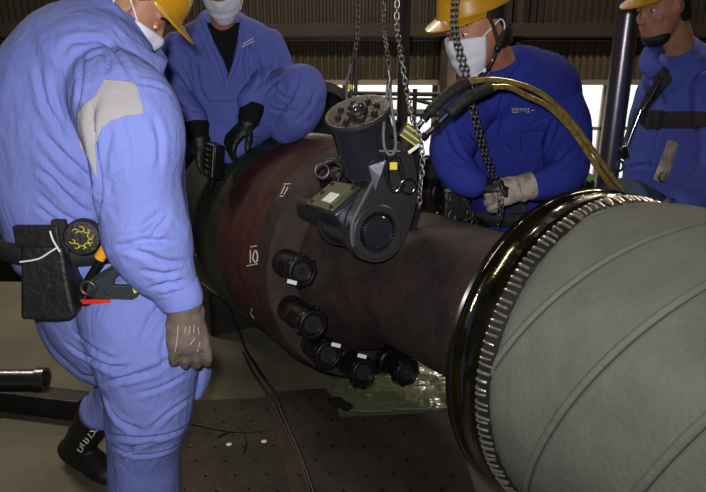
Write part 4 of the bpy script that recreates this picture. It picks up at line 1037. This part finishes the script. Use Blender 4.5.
# ---------------------------------------------------------------- 2. worker crouching behind the coupling
P2 = person('worker in blue overalls crouching on the far side of the coupling with black gloves', at(230, 170, 2.98))
hc = at(222, -14, 2.72); hf = V((.02, -.80, -.60))
tors2 = [(at(226, 140, 3.02), .20, .17), (at(226, 112, 3.0), .205, .16), (at(228, 80, 2.97), .22, .15), (at(226, 52, 2.93), .235, .14), (at(224, 36, 2.90), .20, .125), (at(223, 24, 2.88), .12, .10)]
ra2 = [(at(182, 46, 2.90), .085), (at(173, 72, 2.88), .088), (at(176, 98, 2.82), .082), (at(192, 118, 2.74), .068), (at(196, 127, 2.71), .058)]
la2 = [(at(265, 44, 2.90), .088), (at(276, 70, 2.88), .082), (at(266, 88, 2.82), .075), (at(252, 100, 2.76), .060), (at(250, 106, 2.75), .052)]
lt2 = [(at(252, 122, 2.96), .12), (at(280, 100, 2.84), .125), (at(306, 84, 2.72), .092)]
ls2 = [(at(306, 88, 2.72), .090), (at(300, 110, 2.76), .095), (at(286, 128, 2.84), .085)]
rt2 = [(at(205, 125, 2.98), .12), (at(176, 136, 2.95), .105), (at(150, 165, 2.95), .085), (at(148, 230, 2.98), .07)]
body = MB(); body.loft([(c, a * .8, b_ * .8) for c, a, b_ in tors2], side=(1, 0, 0), n=24)
body.loft([(at(223, 30, 2.86), .06), (at(223, 8, 2.78), .055), (hc, .055)]); p2, r2, f2_, u2 = head_mb(body, hc, hf)
for L_ in (ra2, la2, lt2, ls2, rt2): body.loft([(c, r_ * .65) for c, r_ in L_])
body.loft([(ra2[-1][0], .026), (at(200, 138, 2.69), .02)]); body.loft([(la2[-1][0], .026), (at(247, 118, 2.735), .02)])
link_mesh('body', fuse(body, .007, 3), M['skin'], P2)
face_parts(P2, p2, r2, f2_, u2); hair_cap(P2, p2, r2, f2_, u2, 1); helmet(P2, p2, r2, f2_, u2, 1, M['helmet']); mask(P2, p2, r2, f2_, u2, 1)
jk = MB(); jk.loft(tors2[1:], side=(1, 0, 0), n=36); jk.loft(ra2, n=22); jk.loft(la2, n=22); jk.loft([(at(190, 44, 2.88), .08), (at(224, 34, 2.88), .09), (at(258, 42, 2.88), .08)])
me = fuse(jk, .007, 5); ruffle(me, .007, 8, 2.2)
folds(me, [([(242, 26), (238, 50), (229, 78), (222, 96)], .010, .012), ([(202, 28), (214, 52), (224, 80)], .009, .008), ([(170, 60), (185, 80), (196, 100)], .010, .009), ([(196, 60), (200, 90), (212, 106)], .009, .008),
 ([(250, 30), (246, 60), (250, 90)], .010, .010), ([(256, 60), (262, 80), (250, 94)], .009, .009), ([(208, 103), (228, 103), (240, 101)], .007, .009), ([(172, 100), (184, 108), (204, 112)], .008, .007), ([(282, 50), (276, 72), (262, 84)], .008, .008)])
jo2 = link_mesh('jacket', me, M['mid_blue'], P2); TJ2 = world_tree(jo2)
patch([(207, 23), (240, 23), (237, 40), (233, 58), (229, 76), (224, 62), (214, 42)], TJ2, .002, .6, .001, .08).build('black_undershirt', M['black_cloth'], jo2, auto=False)
for pts in ([(203, 20), (211, 42), (221, 64), (227, 86)], [(243, 20), (240, 44), (234, 66), (227, 86)]):
    q_ = [on_tree(TJ2, x, y) or at(x, y, 2.8) for x, y in pts]; MB().tube([v - ray(230, 60) * .004 for v in q_], .011, n=10, sub=5).build('lapel', M['mid_blue'], jo2)
strokes([[(243, 44), (250, 40), (253, 38)], [(242, 47), (254, 41)]], TJ2, .8).build('chest_print', M['tagw'], jo2)
tr = MB(); tr.loft([tors2[0], tors2[1], (at(227, 100, 2.99), .19, .14)], side=(1, 0, 0), n=30)
for L_ in (lt2, ls2, rt2): tr.loft(L_, n=24)
me = fuse(tr, .007, 5); ruffle(me, .007, 8, 6.1)
folds(me, [([(300, 70), (292, 95), (276, 118)], .010, .008), ([(318, 80), (310, 106), (290, 126)], .009, .007), ([(275, 90), (285, 98), (298, 100)], .008, .008), ([(268, 108), (285, 112), (300, 108)], .008, .007), ([(262, 96), (275, 82), (292, 74)], .008, .007)])
link_mesh('trousers', me, M['mid_blue'], P2)
sb2 = MB(); sb2.loft([(at(286, 124, 2.85), .065), (at(278, 134, 2.90), .06), (at(270, 143, 2.95), .055)]); fo = at(268, 146, 2.97)
sb2.loft([(fo, .05), (fo + V((.05, -.06, -.02)), .045, .035), (fo + V((.09, -.12, -.035)), .04, .03)])
link_mesh('boot', fuse(sb2, .007, 3), M['boot'], P2)
sb3 = MB(); fo = at(148, 232, 2.98); sb3.loft([(fo + V((0, 0, .05)), .06), (fo - V((0, 0, .2)), .055), (V((fo.x, fo.y, .10)), .05)]); sb3.loft([(V((fo.x, fo.y + .04, .055)), .045), (V((fo.x, fo.y - .08, .055)), .048), (V((fo.x, fo.y - .17, .04)), .036)])
link_mesh('boot', fuse(sb3, .008, 3), M['boot'], P2)
MB().loft([(at(195, 124, 2.715), .060), (at(197, 134, 2.70), .05), (at(200, 142, 2.69), .045)], n=24, cap=.1).build('knit_cuff', M['black_cloth'], jo2)
MB().loft([(at(253, 104, 2.755), .056), (at(251, 112, 2.745), .052), (at(248, 122, 2.735), .046)], n=24, cap=.1).build('knit_cuff', M['black_cloth'], jo2)
glove(P2, at(201, 146, 2.68), (.10, -.12, -.95), (.85, -.3, -.05), 1.05, M['black_leather'], (.45, .7, .5), thumb=-1, cuff=.03, vox=.004)
glove(P2, at(246, 124, 2.73), (-.55, -.30, -.55), (-.1, .2, -.95), 1.0, M['black_leather'], (.3, .5, .4), thumb=1, cuff=.03, vox=.004)
# pendant control in the right glove, with its cable over the flange
pc_ = at(214, 161, 2.62); pz = V((.14, -.05, 1)).normalized(); px_ = V((.72, -.69, 0)); px_ = (px_ - pz * px_.dot(pz)).normalized(); py_ = pz.cross(px_)
pd = thing('pendant_control', 'black hand pendant box with pale lettering held in the black glove', 'remote control', pc_)
MB().box(pc_, .075, .05, .15, px_, py_, pz).build('box', M['black'], pd, bevel=.006)
fn = -py_ if py_.y > 0 else py_
for k in range(5):
    MB().ell(pc_ + fn * .026 + pz * (.05 - k * .024) + px_ * .012, .007, .007, .005).build('button', M['nut'], pd)
    MB().tube([pc_ + fn * .0262 + pz * (.052 - k * .024) - px_ * .022, pc_ + fn * .0262 + pz * (.048 - k * .024) - px_ * .006], .0016, n=6).build('pale_mark', M['chalk_dull'], pd)
MB().tube([pc_ + fn * .0262 + pz * .068 + px_ * .03, pc_ + fn * .0262 - pz * .06 + px_ * .03], .0015, n=6).build('edge_line', M['chalk_dull'], pd)
cbp = [pc_ - pz * .075, pc_ - pz * .11]
q_ = []
for x, y in ((210, 195), (209, 215), (210, 240), (214, 270), (222, 300), (234, 325), (244, 342)):
    h = on_tree(TREE_F, x, y)
    if h is not None: q_.append(h - ray(x, y) * .012)
pcb = thing('pendant_cable', 'thin black cable draped down the side of the flange from the pendant', 'cable', pc_ - pz * .1)
MB().tube(cbp + q_ + [on_floor(248, 354, .025)], .006, n=8, sub=5).build('cable', M['cable'], pcb)

# ---------------------------------------------------------------- 3. worker in navy with white mask
P3 = person('worker in navy blue overalls with white face mask holding a chain beside the wrench', V((at(515, 200, 2.5).x, 2.5, 0)))
HS = 1.10; hc = at(479, 28, 2.14); hf = V((-.78, -.50, -.36))
tors3 = [(at(530, 262, 2.66), .20, .16), (at(526, 225, 2.64), .205, .16), (at(519, 195, 2.58), .21, .16), (at(515, 155, 2.50), .225, .165), (at(520, 118, 2.44), .235, .165), (at(520, 92, 2.38), .21, .145), (at(508, 76, 2.32), .14, .11)]
ra3 = [(at(474, 104, 2.34), .09), (at(459, 130, 2.28), .088), (at(452, 158, 2.20), .078), (at(462, 176, 2.14), .064), (at(476, 184, 2.13), .052)]
la3 = [(at(556, 98, 2.38), .092), (at(566, 125, 2.30), .088), (at(567, 155, 2.22), .083), (at(563, 176, 2.16), .074), (at(540, 186, 2.12), .055), (at(530, 187, 2.11), .047)]
lg3 = [[(at(512, 258, 2.68), .11), (at(512, 310, 2.74), .10), (V((.62, 2.80, .50)), .085), (V((.62, 2.82, .12)), .07)], [(at(552, 256, 2.68), .11), (at(560, 310, 2.72), .10), (V((.86, 2.78, .50)), .085), (V((.88, 2.80, .12)), .07)]]
body = MB(); body.loft([(c, a * .8, b_ * .8) for c, a, b_ in tors3], side=(1, 0, 0), n=24)
body.loft([(at(510, 84, 2.34), .068), (at(500, 66, 2.28), .060), (at(486, 42, 2.20), .060)])
p3, r3, f3, u3 = head_mb(body, hc, hf, HS)
for L_ in [ra3, la3] + lg3: body.loft([(c, r_ * .65) for c, r_ in L_])
body.loft([(la3[-1][0], .026), (at(524, 187, 2.105), .02)])
link_mesh('body', fuse(body, .0055, 3), M['skin'], P3)
face_parts(P3, p3, r3, f3, u3, HS); hair_cap(P3, p3, r3, f3, u3, HS); h3 = helmet(P3, p3, r3, f3, u3, HS, M['helmet']); mask(P3, p3, r3, f3, u3, HS)
cs = MB()
for sx in (-1, 1):
    MB().tube([p3(sx * .088, .035, .05), p3(sx * .088, .025, .0), p3(sx * .080, .020, -.05), p3(sx * .05, .045, -.105), p3(0, .075, -.132)], .006, n=8, sub=5).build('chin_strap', M['brown_web'], h3)
    MB().tube([p3(sx * .086, -.045, .05), p3(sx * .088, -.025, .0), p3(sx * .080, .020, -.05)], .006, n=8, sub=5).build('chin_strap', M['brown_web'], h3)
    MB().ell(p3(sx * .082, .022, -.052), .010, .010, .013).build('strap_buckle', M['black'], h3)
for k in range(5): MB().ell(p3(-.055 + k * .012 , .046 + k * .006, -.102 - k * .005), .008, .008, .008).build('strap_bead', M['strapw'] if k % 2 else M['black'], h3)
jk = MB(); jk.loft(tors3[1:], side=(1, 0, 0), n=40); jk.loft(ra3, n=22); jk.loft(la3, n=24)
jk.loft([(at(480, 100, 2.34), .085), (at(514, 86, 2.34), .10), (at(552, 92, 2.38), .09)])
me = fuse(jk, .0065, 5); ruffle(me, .006, 8, 9.2)
folds(me, [([(506, 86), (498, 120), (492, 160)], .008, .008), ([(560, 110), (552, 135), (540, 165)], .009, .008), ([(586, 130), (570, 145), (555, 165)], .009, .009), ([(590, 150), (572, 162), (556, 172)], .008, .008), ([(520, 150), (535, 165), (545, 172)], .008, .006),
 ([(445, 120), (455, 145), (470, 165)], .009, .008), ([(436, 150), (452, 160), (470, 168)], .008, .009), ([(528, 128), (545, 118), (562, 116)], .006, .005), ([(520, 80), (545, 75), (570, 84)], .007, .006), ([(500, 140), (515, 160), (512, 180)], .008, .006), ([(470, 130), (480, 150), (482, 170)], .008, .006)])
jo3 = link_mesh('jacket', me, M['navy'], P3); TJ3 = world_tree(jo3)
cl = [(at(492, 82, 2.20), .016), (at(500, 72, 2.21), .018), (at(508, 62, 2.24), .02), (at(518, 54, 2.30), .021), (at(524, 56, 2.36), .02), (at(518, 66, 2.42), .02)]
MB().loft([(c + V((0, 0, -.01)), .014, .034) for c, _ in cl], side=(.6, .8, 0), n=18).build('collar', M['navy'], jo3)
lt = []
for k in range(9):
    x_ = 512 + k * 2.0; lt.append([(x_, 108.3), (x_ + .4, 111.2)]); 
    if k % 2 == 0: lt.append([(x_, 108.3), (x_ + 1.3, 108.4)])
lt += [[(531, 110.6), (534.5, 110.2)], [(512, 112.3), (530, 112)]]
strokes(lt, TJ3, .55, sub=0).build('chest_lettering', M['chalk'], jo3)
h_ = on_tree(TJ3, 531, 156)
if h_: MB().lathe(h_ - ray(531, 156) * .004, -ray(531, 156), [(-.004, .004), (-.004, .0085), (.002, .0085), (.002, .005), (.0, .004)], 20).build('snap_button', M['navy'], jo3)
strokes([[(520, 132), (540, 130), (556, 132)], [(520, 132), (521, 150)]], TJ3, .6, lift=.001).build('pocket_stitching', M['black'], jo3)
tr = MB(); tr.loft(tors3[:3], side=(1, 0, 0), n=30)
for L_ in lg3: tr.loft(L_, n=22)
me = fuse(tr, .008, 4); ruffle(me, .006, 8, 3); link_mesh('trousers', me, M['navy'], P3)
for L_ in lg3:
    fo = L_[-1][0]; s_ = MB(); s_.loft([(fo + V((0, 0, .12)), .062), (fo, .058)]); s_.loft([(V((fo.x, fo.y + .05, .055)), .045), (V((fo.x, fo.y - .08, .055)), .048), (V((fo.x - .01, fo.y - .18, .04)), .036)])
    link_mesh('boot', fuse(s_, .008, 3), M['boot'], P3)
SB3 = MB().loft(tors3, side=(1, 0, 0), n=48).bvh()
b3 = band(SB3, at(521, 206, 2.61), V((-.10, .0, 1)), .055, .012, .008, reach=.5).build('belt', M['webbing'], P3, auto=False)
MB().box(at(519, 206, 2.345), .055, .012, .062, V((1, 0, .12)).normalized(), (0, 1, 0), V((-.12, 0, 1)).normalized()).build('buckle', M['pipe'], b3, bevel=.004)
MB().box(at(515, 207, 2.338), .045, .010, .048, V((1, 0, .12)).normalized(), (0, 1, 0), V((-.12, 0, 1)).normalized()).build('belt_tongue', M['webbing'], b3, smooth=False)
glove(P3, at(525, 187, 2.105), V((-.93, -.12, -.16)), V((0.05, .80, -.55)), 1.12, M['leather_grey'], (.6, 1.0, .8), thumb=1, cuff=.02, spread=.05, th_dir=V((-.55, .1, .55)))
glove(P3, at(478, 186, 2.13), V((.55, -.25, .1)), V((.2, .3, -.9)), .9, M['black_leather'], (.5, .8, .6), thumb=1, cuff=.02, vox=.004)
chain('hand_chain', 'doubled steel chain hanging before the masked face down into the grey glove', [top(452, 26, 1.98), at(452, 26, 1.98), at(457, 50, 1.98), at(463, 74, 1.985), at(470, 105, 1.99), at(478, 138, 2.0), at(487, 165, 2.02), at(495, 182, 2.04), at(499, 198, 2.03), at(498, 216, 2.03), at(497.5, 236, 2.04)], M['chain_dark'], .021, .0022, .0060)
chain('hand_chain', 'twin strand of chain running just right of the one before the masked face', [top(456, 26, 1.96), at(456, 26, 1.96), at(461, 50, 1.96), at(468, 74, 1.965), at(474, 105, 1.97), at(482, 138, 1.99), at(491, 165, 2.01), at(499, 182, 2.035), at(501.5, 200, 2.02), at(501, 220, 2.02)], M['chain_dark'], .021, .0022, .0060)
# tools on the belt left of the glove
tb_ = thing('belt_pouch', 'dark tool pouch with metal snap hooks on the navy worker\'s belt', 'pouch', at(462, 205, 2.3))
MB().box(at(455, 204, 2.30), .10, .07, .12, V((1, .3, .1)).normalized()).build('bag', M['black_leather'], tb_, bevel=.012, seg=3)
for x_, y_, rr in ((452, 216, .022), (470, 214, .020), (474, 224, .018), (448, 197, .016)):
    MB().torus(at(x_, y_, 2.24), (.2, -1, .1), rr, .0035, 20, 8, .6, (1, 0, 0)).build('snap_hook', M['nutface'], tb_)
MB().tube([at(462, 196, 2.25), at(468, 205, 2.23), at(472, 220, 2.24)], .006, sub=4).build('strap', M['webbing'], tb_)
tb3 = thing('belt_pouch', 'black pouch at the navy worker\'s right hip near the glossy rim', 'pouch', at(565, 195, 2.3))
MB().box(at(562, 196, 2.38), .16, .08, .10, V((1, .2, .18)).normalized()).build('bag', M['black_leather'], tb3, bevel=.012, seg=3)
MB().torus(at(556, 190, 2.32), (.2, -1, .1), .014, .003, 20).build('ring', M['nutface'], tb3)

# ---------------------------------------------------------------- 4. worker at the right edge with a safety harness
P4 = person('worker in faded blue overalls wearing a dark safety harness, cut by the right edge', V((at(688, 200, 2.6).x, 2.6, 0)))
hc = at(664, 6, 2.46); hf = V((-.86, -.35, -.36))
tors4 = [(at(678, 262, 2.66), .22, .19), (at(676, 225, 2.64), .235, .19), (at(678, 185, 2.62), .235, .18), (at(681, 145, 2.60), .220, .18), (at(685, 105, 2.58), .205, .18), (at(683, 75, 2.56), .165, .16), (at(678, 56, 2.54), .10, .11)]
ra4 = [(at(710, 85, 2.42), .085), (at(723, 130, 2.34), .085), (at(718, 175, 2.28), .078), (at(688, 200, 2.20), .062), (at(678, 203, 2.18), .055)]
lg4 = [[(at(663, 235, 2.58), .13), (at(638, 215, 2.42), .12), (at(622, 206, 2.30), .085), (at(628, 290, 2.42), .09), (V((1.15, 2.52, .30)), .075), (V((1.16, 2.54, .12)), .07)], [(at(693, 256, 2.66), .13), (at(693, 320, 2.68), .11), (V((1.38, 2.72, .45)), .085), (V((1.40, 2.74, .12)), .07)]]
body = MB(); body.loft([(c, a * .8, b_ * .8) for c, a, b_ in tors4], side=(1, 0, 0), n=24)
body.loft([(at(680, 62, 2.54), .066), (at(676, 40, 2.50), .060), (hc, .058)]); p4, r4, f4, u4 = head_mb(body, hc, hf)
for L_ in [ra4] + lg4: body.loft([(c, r_ * .65) for c, r_ in L_])
link_mesh('body', fuse(body, .006, 3), M['skin'], P4)
face_parts(P4, p4, r4, f4, u4); hair_cap(P4, p4, r4, f4, u4, 1); helmet(P4, p4, r4, f4, u4, 1, M['helmet'])
bd = MB(); bd.ell(p4(0, .058, -.094), .056, .046, .036, r4, f4, u4); link_mesh('beard', fuse(bd, .004, 1), M['hair'], P4)
jk = MB(); jk.loft(tors4[1:], side=(1, 0, 0), n=40); jk.loft(ra4, n=22); jk.loft([(at(660, 84, 2.5), .075), (at(683, 70, 2.52), .10), (at(703, 78, 2.5), .09)])
me = fuse(jk, .007, 5); ruffle(me, .007, 8, 12.2)
folds(me, [([(640, 100), (655, 130), (650, 160), (640, 190)], .009, .008), ([(665, 130), (660, 160), (650, 195)], .009, .008), ([(625, 170), (640, 165), (660, 168)], .008, .007), ([(650, 75), (660, 95), (668, 120)], .008, .007)])
jo4 = link_mesh('jacket', me, M['harness_blue'], P4); TJ4 = world_tree(jo4)
MB().loft([(at(656, 72, 2.38), .014, .036), (at(648, 62, 2.40), .014, .034), (at(656, 48, 2.48), .014, .034), (at(678, 42, 2.60), .014, .036)], side=(.6, .8, 0), n=18).build('collar', M['harness_blue'], jo4)
tr = MB(); tr.loft(tors4[:3], side=(1, 0, 0), n=30)
for L_ in lg4: tr.loft(L_, n=22)
me = fuse(tr, .008, 4); ruffle(me, .006, 8, 3); link_mesh('trousers', me, M['oldblue'], P4)
for L_ in lg4:
    fo = L_[-1][0]; s_ = MB(); s_.loft([(fo + V((0, 0, .12)), .062), (fo, .058)]); s_.loft([(V((fo.x + .05, fo.y, .055)), .045), (V((fo.x - .08, fo.y, .055)), .048), (V((fo.x - .18, fo.y, .04)), .036)])
    link_mesh('boot', fuse(s_, .008, 3), M['boot'], P4)
glove(P4, at(680, 203, 2.18), (-.8, -.2, -.4), (.1, .3, -.9), 1.0, M['black_leather'], (.5, .8, .6), thumb=1, cuff=.02, vox=.005)
hn = thing('safety_harness', 'dark brown webbing harness with chest strap and steel adjuster on the right edge worker', 'safety harness', at(655, 120, 2.36))
def strap_on(poly, name, m, tree, parent, th=.006): return patch(poly, tree, th, 1.2, .002, .08).build(name, m, parent, auto=False)
strap_on([(656, 70), (667, 68), (672, 80), (660, 94), (650, 108), (645, 124), (641, 124), (640, 108), (648, 92), (654, 82)], 'shoulder_strap', M['brown_web'], TJ4, hn)
strap_on([(640, 110), (712, 112), (712, 127), (648, 129), (641, 122)], 'chest_strap', M['brown_web'], TJ4, hn)
for x_ in (652, 660):
    h = on_tree(TJ4, x_, 120)
    if h: MB().box(h - ray(x_, 120) * .012, .02, .012, .07).build('strap_buckle', M['webbing'], hn, smooth=False, bevel=.003)
h = on_tree(TJ4, 662, 74)
if h: MB().torus(h - ray(662, 74) * .012, (.1, -1, .1), .020, .005, 24, 8, .8, (1, 0, 0)).build('strap_ring', M['brown_web'], hn)
sn = thing('lanyard_hook', 'chrome lanyard link and black snap hook hanging from the harness beside the pole', 'snap hook', at(626, 160, 2.33))
MB().tube([at(660, 84, 2.36), at(652, 98, 2.34), at(641, 114, 2.33)], .0055, sub=4).build('upper_strap', M['chrome'], sn)
MB().tube([at(641, 110, 2.33), at(633, 130, 2.33), at(627, 146, 2.33)], .007, sub=4).build('rod', M['chrome'], sn)
MB().tube([at(637, 108, 2.335), at(630, 126, 2.335), at(623, 146, 2.335)], .006, sub=4).build('rod', M['nutface'], sn)
MB().box(at(624, 153, 2.33), .028, .02, .045, V((.9, 0, .4)), (0, 1, 0), V((-.4, 0, .9))).build('swivel', M['black'], sn, bevel=.004)
MB().torus(at(620, 166, 2.33), (.1, -1, .1), .018, .005, 24, 8, .7, (1, 0, 0)).build('hook', M['nutface'], sn)
gx = thing('folded_glove', 'grey leather glove tucked in at the right edge worker\'s chest', 'glove', at(664, 165, 2.38))
h = on_tree(TJ4, 664, 165) or at(664, 165, 2.4); h = h - ray(664, 165) * .02
gbm = MB(); gbm.loft([(h + V((.02, 0, .09)), .024, .015), (h + V((.01, 0, .02)), .026, .016), (h + V((-.005, 0, -.06)), .030, .016)], side=(1, 0, 0)); link_mesh('leather', fuse(gbm, .004, 2), M['leather_grey'], gx)
MB().torus(h + V((-.004, -.012, -.045)), (0, -1, 0), .018, .004, 20, 8, .8, (1, 0, 0)).build('ring', M['nutface'], gx)
